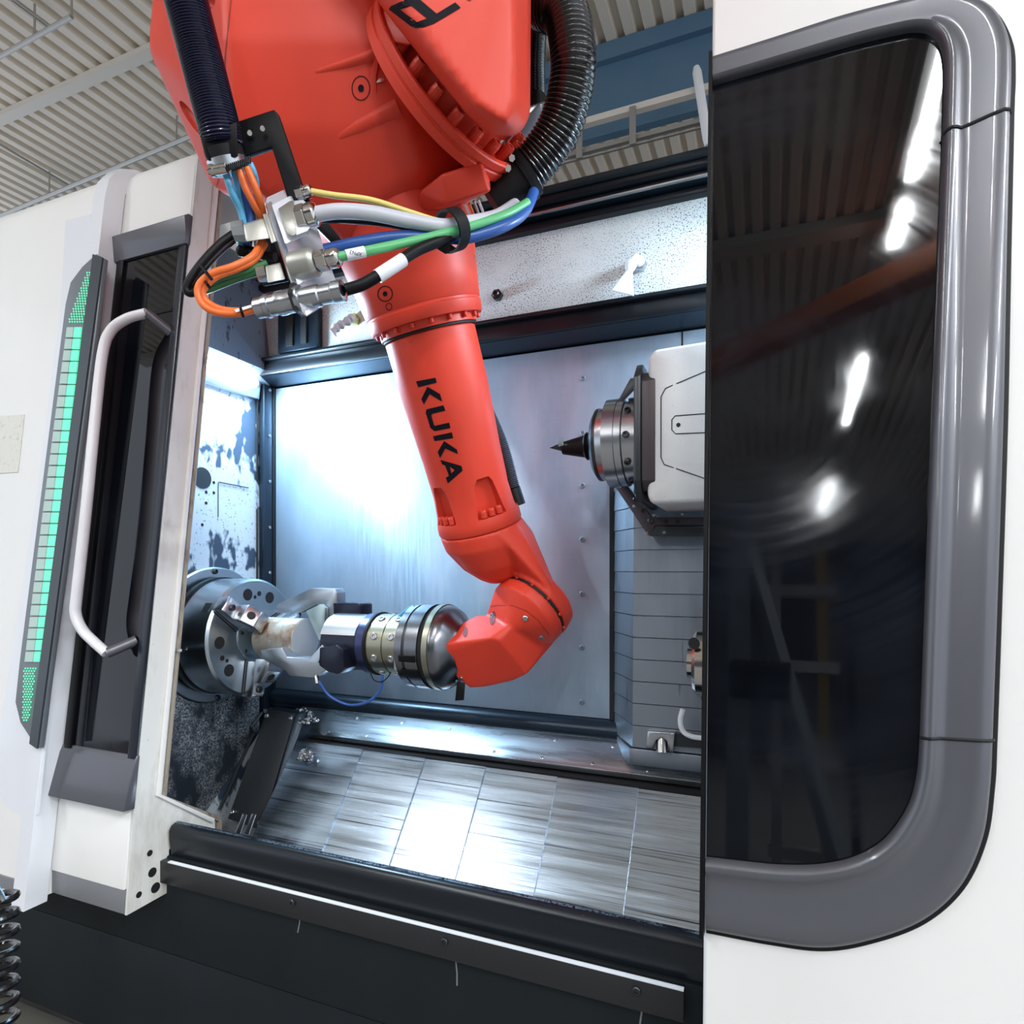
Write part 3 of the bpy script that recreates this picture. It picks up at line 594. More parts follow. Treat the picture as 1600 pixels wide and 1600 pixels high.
mk('window_bar', add_hull(new(), [onL(xx, zz, o_) for xx in (-1.56, XE - .03) for zz in (zt(250, 490) - .004, zt(250, 490) + .004) for o_ in (.004, .007)]), BLACK, ld, smooth=None)
# handle
hp = [LD(256, 503, .045), LD(235, 517, .062), LD(217, 538, .072), LD(207, 575, .076), LD(197, 680, .078), LD(184, 820, .078), LD(171, 930, .076), LD(168, 962, .074), LD(173, 985, .066), LD(184, 1003, .056), LD(196, 1020, .045)]
hd = mk('handle', add_tube(new(), spline(hp, 8), .0135, 14, flat=.8), mat('handle_silver', (.74, .74, .76), .35, .0), ld)
mk('handle_foot', add_cyl(new(), hp[0], LD(268, 520, 0), .012, n=14), GREYP, hd); mk('handle_foot', add_cyl(new(), hp[-1], LD(214, 1000, 0), .012, n=14), GREYP, hd)
# end flange facing the opening
def XF(px, py, o_=0.0): return PXc(px, py, XE + o_)
def YF(z, w_): return V(XE, YL + LEAN * z + w_, z)
fl = mk('end_flange', add_prism(new(), [YF(zb1, .008), YF(zl1, .0), YF(zh, 0), YF(1.03, .0), YF(1.03, .066), YF(-.53, .066), XF(335, 1277), XF(337, 1312), XF(322, 1312), XF(300, 1291), XF(264, 1328), XF(263, 1394)], (-.006, 0, 0)), WORN, ld, smooth=None, label='worn white end face of the left door')
mk('end_rim', add_tube(new(), [YF(1.03, .056) + Vector((.004, 0, 0)), YF(-.52, .056) + Vector((.004, 0, 0)), XF(332, 1282, .004)], .0065, 8), WHITE, fl)
mk('end_seal', add_tube(new(), [YF(1.03, .072), YF(-.53, .072), XF(342, 1280), XF(342, 1310)], .0085, 8, flat=.8), TAN, fl)
for px, py, r in ((234, 1333, .007), (238, 1363, .0105), (243, 1387, .0115), (217, 1398, .007)): hole(XF(px, py), (1, 0, 0), r, fl)
mk('roof_return', add_hull(new(), [V(XE - .004, 1.13, 1.03), V(XE - .004, 1.50, 1.09), V(XE + .02, 1.19, .985), V(XE + .02, 1.50, 1.05), V(XE - .05, 1.2, 1.0), V(XE - .05, 1.5, 1.06)]), WORN, ld, bevel=.004)

# ================================================================== LEFT COVER WITH STATUS LIGHT
YC = .972; XC = -1.557
def CD(px, py, off=0.0): return lean(px, py, YC) + NL * off
cv = thing('machine_cover', 'white left cover of the machine with green status light', 'cover', V(-2.2, 1.0, -.8))
ztop = 1.02; zcb = CD(41, 1415).z - H
cp = [(.0, zcb), (.0, .94), (.008, .985), (.03, 1.02), (.07, 1.045), (.6, 1.13), (.6, zcb)]
bm = new(); add_loft(bm, [[V(xx, YC + LEAN * min(z, .98) + t, z) for t, z in cp] for xx in (-3.2, XC - .004)]); mk('cover_shell', bm, WHITE, cv, smooth=50)
# rounded edge band at its right end
ebp = [(-.004, zcb - .012), (-.004, .95), (.004, 1.00), (.030, 1.04), (.075, 1.064), (.30, 1.10), (.30, 1.05), (.07, 1.02), (.046, .98), (.046, zcb - .012)]
bm = new(); add_loft(bm, [[V(xx, YC + LEAN * min(z, .98) + t, z) for t, z in ebp] for xx in (XC - .045, XC)]); mk('edge_band', bm, WHITE2, cv, smooth=50)
zk = CD(41, 1378).z - H
mk('kick_strip', add_hull(new(), [V(xx, YC + LEAN * zz + t, zz) for xx in (-3.2, XC - .046) for zz, t in ((zcb - .01, .004), (zk, -.004), (zcb - .01, .03), (zk, .03))]), GREYS, cv, bevel=.002)
# cool-white recessed field round the light
fld = [(103, 345), (142, 335), (150, 402), (72, 1170), (62, 1272), (46, 1280), (14, 1262), (-2, 1240), (-6, 1180), (60, 760), (96, 470)]
mk('light_field', add_prism(new(), [CD(a, b, .0002) for a, b in fld], NL * .001), WHITE2, cv, smooth=None)
bez = [(160, 402), (172, 409), (160, 520), (72, 1168), (66, 1163), (43, 1128), (35, 1096), (42, 1030), (112, 480), (120, 446), (138, 422)]
bz = mk('light_bezel', add_prism(new(), [CD(a, b, .004) for a, b in bez], NL * .012), mat('bezel_grey', (.16, .18, .20), .4, .2), cv, bevel=.002)
mk('bezel_strip', add_prism(new(), [CD(a, b, .016) for a, b in ((157, 404), (172, 409), (72, 1168), (60, 1160))], NL * .004), mat('bezel_dark', (.03, .04, .05), .35), bz, smooth=None)
def edge_x(y):
    if y < 797: t = (y - 517) / 280; return [116 - 36 * t, 128 - 34 * t, 140 - 32 * t]
    t = (y - 797) / 240; return [80 - 29 * t, 94 - 29 * t, 108 - 33 * t]
y = 517.0
while y < 1036:
    a, b = edge_x(y), edge_x(y + 15.5)
    for c_, m_ in ((0, GLOWP), (1, GLOW)):
        mk('light_cell', add_prism(new(), [CD(a[c_] + 1, y, .017), CD(a[c_ + 1] - .6, y, .017), CD(b[c_ + 1] - .6, y + 15.5, .017), CD(b[c_] + 1, y + 15.5, .017)], NL * .003), m_, bz, smooth=None)
    y += 17.9
bm = new()
for y0, y1 in ((432, 512), (1044, 1128)):
    yy = y0
    while yy < y1:
        e = edge_x(yy); f_ = (yy - y0) / (y1 - y0); f_ = 1 - f_ if y0 < 600 else f_
        xl, xr = e[0] + (20 * f_ if y0 < 600 else 8 * f_), e[2] + (4 * f_ if y0 < 600 else -5)
        xx = xl + (2 if int(yy / 4) % 2 else 0)
        while xx < xr:
            add_prism(bm, [CD(xx + 1.25 * math.cos(t), yy + 1.5 * math.sin(t), .017) for t in (0, 1.57, 3.14, 4.71)], NL * .001); xx += 4
        yy += 4
tag(mk('light_dots', bm, GLOW, bz, smooth=None), kind='stuff')
pt = mk('rating_plate', add_prism(new(), [CD(a, b, .0003) for a, b in ((-30, 652), (39, 648), (29, 738), (-40, 742))], NL * .0015), mat('plate_cream', (.70, .69, .62), .4, var=(60, I3, (.55, .53, .48), .55, .7)), cv, smooth=None)

# ================================================================== CHUCK
AY, AZ = 1.307, -.183; AX = Vector((1, 0, 0))
def ax(x, ang=0, r=0): return V(x, AY - r * math.cos(ang), AZ + r * math.sin(ang))      # ang 0 = toward the viewer
ck = thing('lathe_chuck', 'large round steel chuck on the left spindle wall', 'chuck', ax(-1.45))
wf = mk('wall_flange', add_lathe(new(), ax(-1.4495), AX, [(0, .19), (.008, .19), (.012, .186), (.012, .02)], 64), CHUCK, ck)
for k in range(6): screw(ax(-1.4375, k * 1.047 + .5, .178), AX, .008, wf, BOLTM, .006)
mk('chuck_ring', add_lathe(new(), ax(-1.437), AX, [(0, .150), (.012, .150), (.012, .162), (.026, .162), (.026, .154), (.034, .154)], 64), BOLTM, ck)
cb = mk('chuck_body', add_lathe(new(), ax(-1.402), AX, [(0, .154), (.003, .158), (.100, .158), (.106, .152), (.106, .062), (.101, .058), (.101, .02)], 72), CHUCK, ck)
XF_ = -1.296
JA = [2.45, 2.45 + 2.094, 2.45 + 4.189]           # jaw angles; the first points to the upper left of the view
JA = [math.radians(a) for a in (38, 158, 278)]
for j in JA:
    d = Vector((0, -math.cos(j), math.sin(j))); s = AX.cross(d).normalized()
    def jp(x, r, t): return V(x, AY, AZ) + d * r + s * t
    jw = mk('jaw', add_hull(new(), [jp(x, r, t) for x, r in ((XF_ - .004, .066), (XF_ - .004, .160), (XF_ + .030, .160), (XF_ + .034, .150), (XF_ + .034, .066)) for t in (-.021, .021)]), STEEL, ck, bevel=.002)
    top = mk('jaw_tip', add_hull(new(), [jp(x, r, t) for x, r in ((XF_ + .034, .058), (XF_ + .034, .122), (XF_ + .060, .120), (XF_ + .082, .090), (XF_ + .082, .058)) for t in (-.024, .024)]), STEEL, jw, bevel=.0025)
    screw(jp(XF_ + .0345, .140, 0), AX, .009, jw, BOLTM, .006)
    q0, q1 = jp(XF_ + .060, .120, 0), jp(XF_ + .082, .090, 0); inst('d', 'hole', (q0 + q1) / 2 + (AX + d).normalized() * .001, AX * .8 + d * .6, .011, .004, HOLE, top)
    for t in (-.024, .024): mk('slot', add_hull(new(), [jp(XF_ + .0005, r, t + w_) for r in (.062, .155) for w_ in (-.0015, .0015)] + [jp(XF_ + .0015, r, t + w_) for r in (.062, .155) for w_ in (-.0015, .0015)]), HOLE, cb, smooth=None)
for k, a in enumerate((78, 98, 118, 198, 218, 238, 318, 338, 358)):
    r = math.radians(a); hole(ax(XF_, r, .118), AX, .016 if k % 3 != 1 else .007, cb)
    if k % 3 == 0: hole(ax(XF_, r + .22, .108), AX, .005, cb)
mk('bore_ring', add_lathe(new(), ax(XF_ - .004), AX, [(0, .062), (.006, .062), (.008, .058), (.008, .02)], 40), CHUCK, ck)
for k in range(6): screw(ax(XF_ + .004, k * 1.047 + .3, .050), AX, .005, ck, BOLTM, .003)
# rim key pocket on the body
rp = mk('key_pocket', add_hull(new(), [ax(x, a, r) for x in (-1.335, -1.312) for a in (.50, .66) for r in (.1575, .1592)]), BOLTM, cb, smooth=None)
pk = mk('coolant_pipe', add_tube(new(), spline([XF(282, 1016, .03), ax(-1.40, -.12, .20), ax(-1.345, -.10, .186), ax(-1.335, -.06, .182)], 6), .0035, 8), STEEL, None); tag(pk, 'thin bent steel pipe crossing in front of the chuck', 'pipe')
# workpiece
wp = thing('workpiece', 'short raw steel bar with bright turned end held between gripper fingers', 'workpiece', ax(-1.17))
mk('bar', add_lathe(new(), ax(-1.252), AX, [(0, .055), (.128, .055), (.130, .0535)], 48), RAW, wp)
mk('turned_face', add_lathe(new(), ax(-1.1225), AX, [(0, .0532), (.001, .0528), (.001, .002)], 48), FACEC, wp)

# ================================================================== GRIPPER
def gx(x): return -.715 + (x + .76) * 1.12
def ag(x, a=0, r=0): return ax(gx(x), a, r)
def glathe(bm, o, axis, prof, n=48): return add_lathe(bm, o, axis, [(t * 1.12, r) for t, r in prof], n)
gr = thing('gripper', 'silver and black parallel gripper between workpiece and robot wrist', 'gripper', ag(-.75))
bdy = mk('gripper_body', glathe(new(), ag(-1.033), AX, [(0, .064), (.002, .069), (.096, .069), (.096, .072), (.100, .072)], 56), GRIP_D, gr)
mk('body_half', add_loft(new(), [[ag(x, a, r) for a, r in [(math.radians(k), .0712) for k in range(20, 166, 8)] + [(math.radians(k), .066) for k in range(164, 19, -8)]] for x in (-1.032, -.942)]), ALU, bdy, smooth=50, label='bright upper half of the gripper body')
mk('blue_ring', glathe(new(), ag(-.938), AX, [(0, .060), (0, .073), (.002, .075), (.020, .075), (.022, .073), (.022, .06)], 56), BLUE_A, gr)
mk('black_gasket', glathe(new(), ag(-.916), AX, [(0, .06), (0, .078), (.006, .078), (.006, .06)], 48), RUBBER, gr)
cp1 = mk('coupling', glathe(new(), ag(-.911), AX, [(0, .074), (.040, .074), (.040, .071), (.043, .071), (.043, .074), (.080, .074)], 56), OLIVE, gr, label='olive-grey coupling with socket screws')
for x in (-.890, -.848):
    for k in range(9): a = k * .698 - .35; screw(ag(x, a, .0725), Vector((0, -math.cos(a), math.sin(a))), .009, cp1, STEEL, .005)
mk('adapter_block', add_box(new(), (gx(-.832), AY - .086, AZ + H - .048), (gx(-.812), AY - .03, AZ + H + .040)), ALU, gr, bevel=.003)
mk('adapter_disc', glathe(new(), ag(-.826), AX, [(0, .07), (0, .096), (.002, .0985), (.018, .0985), (.018, .09)], 64), DSTEEL, gr)
mk('dark_disc', glathe(new(), ag(-.808), AX, [(0, .09), (0, .0965), (.008, .0965), (.008, .09)], 64), BOLTM, gr)
mk('adapter_disc', glathe(new(), ag(-.800), AX, [(0, .09), (0, .1005), (.028, .1005), (.028, .09)], 64), DSTEEL, gr)
mk('black_disc', glathe(new(), ag(-.772), AX, [(0, .09), (0, .0965), (.012, .0965), (.012, .09)], 64), HOLE, gr)
mk('olive_disc', glathe(new(), ag(-.760), AX, [(0, .09), (0, .1015), (.012, .1015), (.012, .09)], 64), OLIVE, gr)
mk('cone_adapter', glathe(new(), ag(-.748), AX, [(0, .09), (0, .099), (.006, .099), (.022, .088), (.036, .066), (.042, .06)], 64), DSTEEL, gr)
for a in (-.15, -.5): mk('coupling_tab', add_hull(new(), [ag(x, a + da, r) for x in (-.812, -.774) for da in (-.10, .05) for r in (.098, .1035)]), BLACK, gr, bevel=.001)
# fingers: upper one behind, lower one in front
def gp(px, py, Y): return PYc(px, py, Y)
uf = [(432, 945), (486, 919), (523, 920), (527, 926), (527, 958), (513, 966), (506, 990), (505, 950), (495, 944), (470, 957), (432, 958)]
mk('finger', add_prism(new(), [gp(a, b, AY + .012) for a, b in uf], (0, .035, 0)), FINGER, gr, bevel=.0015)
mk('finger_mount', add_prism(new(), [gp(a, b, AY + .005) for a, b in ((520, 942), (560, 942), (564, 945), (564, 965), (521, 965))], (0, .05, 0)), GRIP_D, gr, bevel=.003)
mk('finger_plate', add_prism(new(), [gp(a, b, AY - .004) for a, b in ((478, 955), (500, 944), (508, 950), (506, 1002), (498, 1000))], (0, .014, 0)), mat('pale_blue_metal', (.45, .58, .60), .35, .8), gr, bevel=.001)
lf = [(407, 1016), (440, 1012), (449, 1027), (483, 1029), (503, 1007), (507, 1012), (497, 1036), (512, 1042), (508, 1048), (489, 1059), (452, 1056), (446, 1048), (410, 1030)]
mk('finger', add_prism(new(), [gp(a, b, AY - .075) for a, b in lf], (0, .04, 0)), FINGER, gr, bevel=.0015)
mk('finger_mount', add_prism(new(), [gp(a, b, AY - .09) for a, b in ((499, 1012), (526, 1008), (536, 1015), (537, 1045), (528, 1054), (512, 1050), (498, 1040))], (0, .07, 0)), GRIP_D, gr, bevel=.003)
f0 = gp(494, 1056, AY - .075); mk('air_fitting', add_cyl(new(), f0, f0 + Vector((.008, -.004, -.018)), .006, n=12), CHROME, gr)
ah = mk('air_hose', add_tube(new(), spline([gp(a, b, AY - .08) for a, b in ((498, 1064), (515, 1087), (545, 1101), (575, 1096), (594, 1078), (598, 1055))], 8), .0032, 8), BLUE, None); tag(ah, 'thin blue air hose looped under the gripper', 'hose')
wr_ = mk('thin_wire', add_tube(new(), spline([gp(a, b, AY - .085) for a, b in ((579, 1052), (585, 1063), (597, 1065), (607, 1057), (610, 1050))], 6), .0014, 6), BLACK, None); tag(wr_, 'thin black wire loop beneath the olive coupling', 'wire')
wb = mk('sensor_lead', add_tube(new(), spline([gp(a, b, AY - .02) for a, b in ((604, 995), (612, 978), (625, 962), (640, 950), (648, 948))], 6), .0038, 8), LBLUE, None); tag(wb, 'pale blue sensor lead over the gripper discs', 'wire')

# ================================================================== MILLING SPINDLE AND ITS WAY COVER
SY = 1.30
def sp(x, z): return V(x, SY, z)
ms = thing('milling_spindle', 'white milling head with steel flange and pointed tool at the right', 'spindle', sp(-.2, .26))
q = PYc(975, 693, SY); SZ = q.z - H; SXc = q.x
hs = mk('spindle_housing', add_hull(new(), [V(x, y, z) for x, z in ((-.212, .405), (-.20, .42), (.3, .435), (.3, .125), (-.205, .125), (-.214, .14)) for y in (1.20, 1.40)] + [V(x, 1.19, z) for x in (-.16, .3) for z in (.17, .39)]), SPIN, ms, bevel=.012, seg=3)
th = bvh(hs)
for ln in ([(1108, 578), (1040, 607), (1033, 620), (1033, 715), (1038, 726), (1108, 750)], [(1108, 646), (1055, 650), (1050, 656), (1050, 672), (1056, 678), (1108, 676)]):
    decal('panel_groove', [[strip2d(ln, 1.6)]], th, HOLE, hs)
l_, n_ = hit(th, 1060, 664)
if l_: hole(l_, n_, .004, hs)
mk('mount_plate', add_hull(new(), [V(x, y, z) for x in (-.238, -.224) for y, z in ((1.19, .37), (1.19, .17), (1.22, .13), (1.38, .13), (1.38, .40), (1.22, .40))]), BOLTM, ms, bevel=.003)
mk('recess_plate', add_hull(new(), [V(x, y, z) for x in (-.224, -.198) for y, z in ((1.195, .36), (1.195, .17), (1.21, .15), (1.21, .38))]), BRACK, ms, bevel=.002)
mk('spindle_flange', add_lathe(new(), V(SXc, SY, SZ) - AX * .0, AX, [(-.055, .03), (-.055, .062), (-.048, .074), (-.030, .078), (-.028, .092), (-.004, .092), (-.003, .090), (.010, .090), (.012, .085), (.05, .085)], 64), STEEL, ms)
mk('flange_ring', add_lathe(new(), V(SXc - .060, SY, SZ), AX, [(0, .02), (0, .064), (.008, .076), (.014, .076)], 48), BOLTM, ms)
for k in range(10): a = k * .628; screw(V(SXc + .022, SY - .085 * math.cos(a), SZ + .085 * math.sin(a)), Vector((0, -math.cos(a), math.sin(a))), .007, ms, BOLTM, .006)
mk('deflector', add_hull(new(), [PYc(a, b, SY + yy) for a, b in ((985, 591), (1003, 590), (998, 602), (966, 636), (958, 640)) for yy in (-.03, .03)]), BOLTM, ms, bevel=.002)
tl = mk('turning_tool', add_lathe(new(), V(SXc - .060, SY, SZ), -AX, [(0, .036), (.004, .036), (.007, .028), (.011, .031), (.015, .027), (.019, .030), (.024, .024), (.074, .0135)], 32), BLACK, ms, label='black conical tool holder')
tt = PYc(858, 700, SY); e0 = V(SXc - .128, SY, SZ)
mk('tool_tip', add_hull(new(), [tt] + [e0 + Vector((0, a, b)) for a, b in ((-.012, .012), (.011, .012), (.011, -.008), (-.012, -.008))] + [e0 + Vector((.02, a, b)) for a, b in ((-.012, .012), (.011, .012), (.011, -.011), (-.012, -.011))]), BLACK, tl, smooth=None)
mk('insert', add_hull(new(), [PYc(a, b, SY - .017 + yy) for a, b in ((873, 686), (880, 684), (881, 696), (872, 698)) for yy in (-.003, .003)]), CHROME, tl, smooth=None)
# way cover slats
wc = thing('way_cover', 'stack of grey telescoping cover slats under the milling head', 'cover', V(-.1, 1.45, -.45))
for k in range(12):
    z0 = -.40 + k * .0495; o_ = .0035 * (11 - k) / 3
    pr = [(-.352, 1.520), (-.312, 1.466 - o_), (-.283, 1.418 - o_), (.30, 1.418 - o_), (.30, 1.430 - o_), (-.277, 1.430 - o_), (-.303, 1.475 - o_), (-.345, 1.522)]
    mk('slat', add_prism(new(), [V(a, b, z0) for a, b in pr], (0, .003, .0475)), SLAT, wc, smooth=None)
mk('end_frame', add_hull(new(), [V(a, b, z) for a, b in ((-.352, 1.52), (-.29, 1.41), (.3, 1.41), (.3, 1.5)) for z in (-.442, -.405)]), SLAT, wc, bevel=.002)
# bracket under the head
bk = thing('spindle_bracket', 'dark drilled angle bracket below the milling head', 'bracket', V(-.15, 1.35, .1))
b1 = [(963, 748), (976, 752), (1018, 808), (1130, 808), (1130, 822), (1024, 822), (1018, 838), (1012, 836), (962, 762)]
pp = mk('bracket_plate', add_prism(new(), [PYc(a, b, 1.37) for a, b in b1], (0, .02, 0)), BRACK, bk, bevel=.002)
mk('bracket_foot', add_prism(new(), [PYc(a, b, 1.355) for a, b in ((1015, 836), (1025, 822), (1140, 824), (1140, 836))], (0, .05, 0)), SLABM, bk, smooth=None)
for a, b in ((994, 780), (1017, 814)): screw(PYc(a, b, 1.37), (0, -1, 0), .0065, pp, BOLTM, .004)
for a, b in ((1005, 798), (1041, 815), (1059, 815)): hole(PYc(a, b, 1.37), (0, -1, 0), .005, pp)
for a, b in ((991, 791), (1022, 805), (1066, 804), (1038, 832), (1010, 833)): screw(PYc(a, b, 1.355), (0, -1, 0), .0035, pp, STEEL, .003)
# tool turret edge, V block, hose at the lower right
tu = thing('tool_turret', 'bright steel edge of the lower tool turret behind the right door', 'turret', V(-.05, 1.25, -.2))
q = PYc(1092, 1036, 1.25)
mk('turret_disc', add_lathe(new(), q, AX, [(-.008, .02), (-.008, .058), (-.002, .064), (.06, .064)], 40), CHROME, tu)
mk('turret_nose', add_lathe(new(), q - AX * .022, AX, [(0, .008), (0, .026), (.002, .029), (.015, .029)], 32), CHROME, tu)
hole(PYc(1090, 1000, 1.25) + Vector((0, -.062, 0)), (-.3, -1, 0), .011, tu)
mk('turret_tail', add_hull(new(), [PYc(a, b, y_) for a, b in ((1090, 1060), (1130, 1060), (1130, 1112), (1096, 1096)) for y_ in (1.25, 1.29)]), BOLTM, tu, bevel=.002)
vb = thing('v_block', 'small steel clamp block on the bed strip near the right door', 'clamp', PYc(1034, 1170, 1.40))
vp = [(1012, 1143), (1054, 1146), (1052, 1176), (1046, 1176), (1042, 1158), (1034, 1153), (1025, 1157), (1020, 1172), (1009, 1168)]
mk('block', add_prism(new(), [PYc(a, b, 1.385) for a, b in vp], (0, .04, 0)), STEEL, vb, bevel=.0015)
mk('clamp_screw', add_cyl(new(), PYc(1034, 1176, 1.39), PYc(1034, 1152, 1.40), .012, n=16), CHROME, vb)
mk('tail_bar', add_prism(new(), [PYc(a, b, 1.395) for a, b in ((1054, 1146), (1130, 1154), (1130, 1172), (1053, 1166))], (0, .03, 0)), SLABM, vb, smooth=None)
hs2 = mk('white_hose', add_tube(new(), spline([PYc(a, b, 1.36) for a, b in ((1067, 1108), (1063, 1125), (1067, 1142), (1082, 1151), (1110, 1154))], 6), .0055, 10), LABELM, None); tag(hs2, 'short white hose bent beside the clamp block', 'hose')

# ================================================================== ROBOT
ro = thing('industrial_robot', 'red jointed industrial robot arm reaching down into the lathe', 'robot', V(-.55, .9, 0))
P1, P2 = P(668, 508, 1.28), P(751, 822, 1.40)
ta = (P2 - P1).normalized()                                     # forearm axis, downwards
L12 = (P2 - P1).length
tn = (C - P1.lerp(P2, .5)); tn = (tn - ta * tn.dot(ta)).normalized(); ts = ta.cross(tn).normalized()
if ts.dot(Rt) < 0: ts = -ts
def tp(t, phi, r): return P1 + ta * t + (tn * math.cos(phi) + ts * math.sin(phi)) * r
def ring_t(t, r, n=56, ex=None): return [tp(t, 2 * math.pi * k / n, r * (ex(2 * math.pi * k / n) if ex else 1)) for k in range(n)]
# forearm tube
R0, R1 = .0945, .0845
tube = mk('forearm_tube', add_loft(new(), [ring_t(t, r) for t, r in ((.018, R0 - .004), (.022, R0), (L12 * .3, R0 - .001), (L12 * .62, R1 + .002), (L12 * .80, R1), (L12 * .90, R1 + .004), (L12 * .955, .0945), (L12 - .004, .0950), (L12, .093))]), RED, ro, smooth=40, label='red forearm tube lettered in black')
cuts = []
for phi in (.36, -.95, 1.65):
    bmc = new(); pp = []
    for (t, w_, rr) in ((L12 * .74, .15, .080), (L12 * .77, .25, .074), (L12 * .925, .36, .070), (L12 * .928, .36, .070)):
        pp += [tp(t, phi - w_, rr), tp(t, phi + w_, rr)]
    pp += [tp(L12 * .73, phi - .22, .13), tp(L12 * .73, phi + .22, .13), tp(L12 * .935, phi - .40, .13), tp(L12 * .935, phi + .40, .13), tp(L12 * .925, phi, .071), tp(L12 * .77, phi, .075)]
    add_hull(bmc, pp); bmesh.ops.bevel(bmc, geom=list(bmc.edges), offset=.006, segments=3, affect='EDGES', clamp_overlap=True); cuts.append(bmc)
carve(tube, cuts)
for phi in (.36, -.95):
    for k in (-.22, 0, .22): screw(tp(L12 * .926, phi + k, .084), ta * -1, .0075, tube, RED, .016)
tree_t = bvh(tube)
# lettering on the tube (traced in the plane of the photograph, dropped on the curved surface)
def zz(lp): return [(620 + a * 120 / 1011, 580 + b * 190 / 1600) for a, b in lp]
LET = [[zz([(255, 133), (510, 85), (527, 150), (285, 210)])],
       [zz([(405, 203), (570, 300), (600, 402), (435, 300), (358, 437), (325, 365)])],
       [zz([(615, 447), (640, 520), (470, 560), (455, 580), (490, 705), (500, 718), (690, 675), (708, 748), (500, 787), (445, 745), (383, 545), (395, 500)])],
       [zz([(478, 855), (725, 803), (742, 880), (500, 918)])],
       [zz([(625, 918), (790, 1030), (805, 1090), (640, 1015), (572, 1143), (540, 1062)])],
       [zz([(575, 1165), (850, 1245), (868, 1305), (675, 1475), (648, 1400), (688, 1375), (640, 1240), (600, 1225)]), zz([(700, 1255), (765, 1300), (720, 1342)])]]
decal('lettering', LET, tree_t, PRINT, tube, cuts=3, label='bold black lettering running down the forearm')
# collar above the tube: ring, bolts, gap
col_ = mk('forearm_collar', add_loft(new(), [ring_t(t, r) for t, r in ((-.27, .10), (-.235, .135), (-.19, .142), (-.12, .1325), (-.075, .125), (-.030, .1185), (-.028, .1165), (-.024, .1165), (-.022, .1185), (-.004, .1165), (0, .114), (0, .1005), (.014, .1005), (.014, .08))]), RED, ro, smooth=40)
mk('dark_gap', add_loft(new(), [ring_t(t, r) for t, r in ((.013, .08), (.013, .0965), (.0185, .0965), (.0185, .08))]), HOLE, ro)
for k in range(9):
    a = -1.35 + k * .36
    screw(tp(.001, a, .1055), ta, .0040, col_, RED, .009)
tree_c = bvh(col_)
decal('joint_mark', [[ell2d(602, 459, 12, 12.5), ell2d(602, 459, 10.6, 11.1)], [ell2d(602, 459, 3.6, 4)], [ell2d(608, 479, 5.2, 5.8, 18), ell2d(608, 479, 4.2, 4.8, 18)]], tree_c, PRINT, col_, cuts=1)
# main housing
def hp_(l): return [P(*q) for q in l]
HPTS = hp_([(345, -130, .96), (352, 60, .965), (362, 200, 1.0), (395, 285, 1.045), (440, 330, 1.075),
            (250, -130, 1.10), (246, 5, 1.10), (234, 50, 1.10), (234, 82, 1.10), (327, 284, 1.14), (345, 300, 1.15), (388, 311, 1.15),
            (250, -130, 1.36), (234, 66, 1.34), (334, 288, 1.34), (400, 313, 1.34),
            (600, -130, .97), (615, 60, .985), (640, 200, 1.03), (655, 265, 1.07), (600, 300, 1.075), (520, 350, 1.10),
            (700, -130, 1.05), (745, 60, 1.07), (738, 240, 1.12), (690, 300, 1.12), (640, 340, 1.14), (560, 390, 1.16),
            (740, -130, 1.34), (745, 200, 1.34), (720, 330, 1.34), (600, 400, 1.34), (500, 380, 1.34)])
hou = mk('arm_housing', add_hull(new(), HPTS), RED, ro, bevel=.016, seg=4, bang=12, smooth=50, label='large red arm housing')
cuts = []
for (a, b, da, db, rot) in ((300, 186, 34, 12, .62), (322, 0, 26, 11, .55)):
    tr_ = bvh(hou); l_, n_ = hit(tr_, a, b)
    if l_:
        bmc = new(); e1 = (Rt * math.cos(rot) - Up * math.sin(rot)); e1 = (e1 - n_ * e1.dot(n_)).normalized(); e2 = n_.cross(e1)
        sc_ = (l_ - C).dot(Fw) / FO; bmesh.ops.create_icosphere(bmc, subdivisions=3, radius=1)
        M_ = Matrix((e1 * da * sc_ * 1.2, e2 * db * sc_, n_ * .016)).transposed().to_4x4(); M_.translation = l_
        bmesh.ops.transform(bmc, matrix=M_, verts=bmc.verts); cuts.append(bmc)
carve(hou, cuts)
tree_h = bvh(hou)
decal('joint_mark', [[ell2d(564, 138, 14.6, 19.5), ell2d(564, 138, 13.2, 18)], [ell2d(564, 138, 4.6, 5.8)]], tree_h, PRINT, hou, cuts=1)
decal('housing_seam', [[strip2d([(362, -5), (357, 40), (352, 90), (351, 120)], 1.3)], [strip2d([(338, 293), (341, 284), (342, 272)], 1.2)]], tree_h, mat('seam_red', (.22, .012, .008), .6), hou, cuts=1)
def ridge(name, pts, wpx, hgt):
    """raised cast rib following the housing surface"""
    bm = new(); rings = []
    for i, (px, py) in enumerate(pts):
        l_, n_ = hit(tree_h, px, py)
        if l_ is None: continue
        a = pts[max(i - 1, 0)]; b = pts[min(i + 1, len(pts) - 1)]; t = (P(*b, 1) - P(*a, 1)).normalized(); s = n_.cross(t).normalized(); w_ = wpx[i] * (l_ - C).dot(Fw) / FO
        rings.append([l_ - s * w_ - n_ * .004, l_ - s * w_ * .45 + n_ * hgt[i], l_ + s * w_ * .45 + n_ * hgt[i], l_ + s * w_ - n_ * .004])
    if len(rings) > 1: mk(name, add_loft(bm, rings), RED, hou, smooth=60)
ridge('cast_rib', [(468, 118), (500, 110), (540, 99), (575, 88), (602, 80)], [2, 6, 9, 10, 11], [-.003, .001, .004, .006, .008])
ridge('cast_rib', [(500, 230), (530, 214), (560, 198), (590, 183), (622, 168)], [3, 8, 12, 14, 16], [-.003, .0, .003, .005, .006])
ridge('cast_rib', [(592, 84), (588, 100), (584, 122), (586, 150)], [6, 7, 7, 5], [.006, .006, .004, .0])
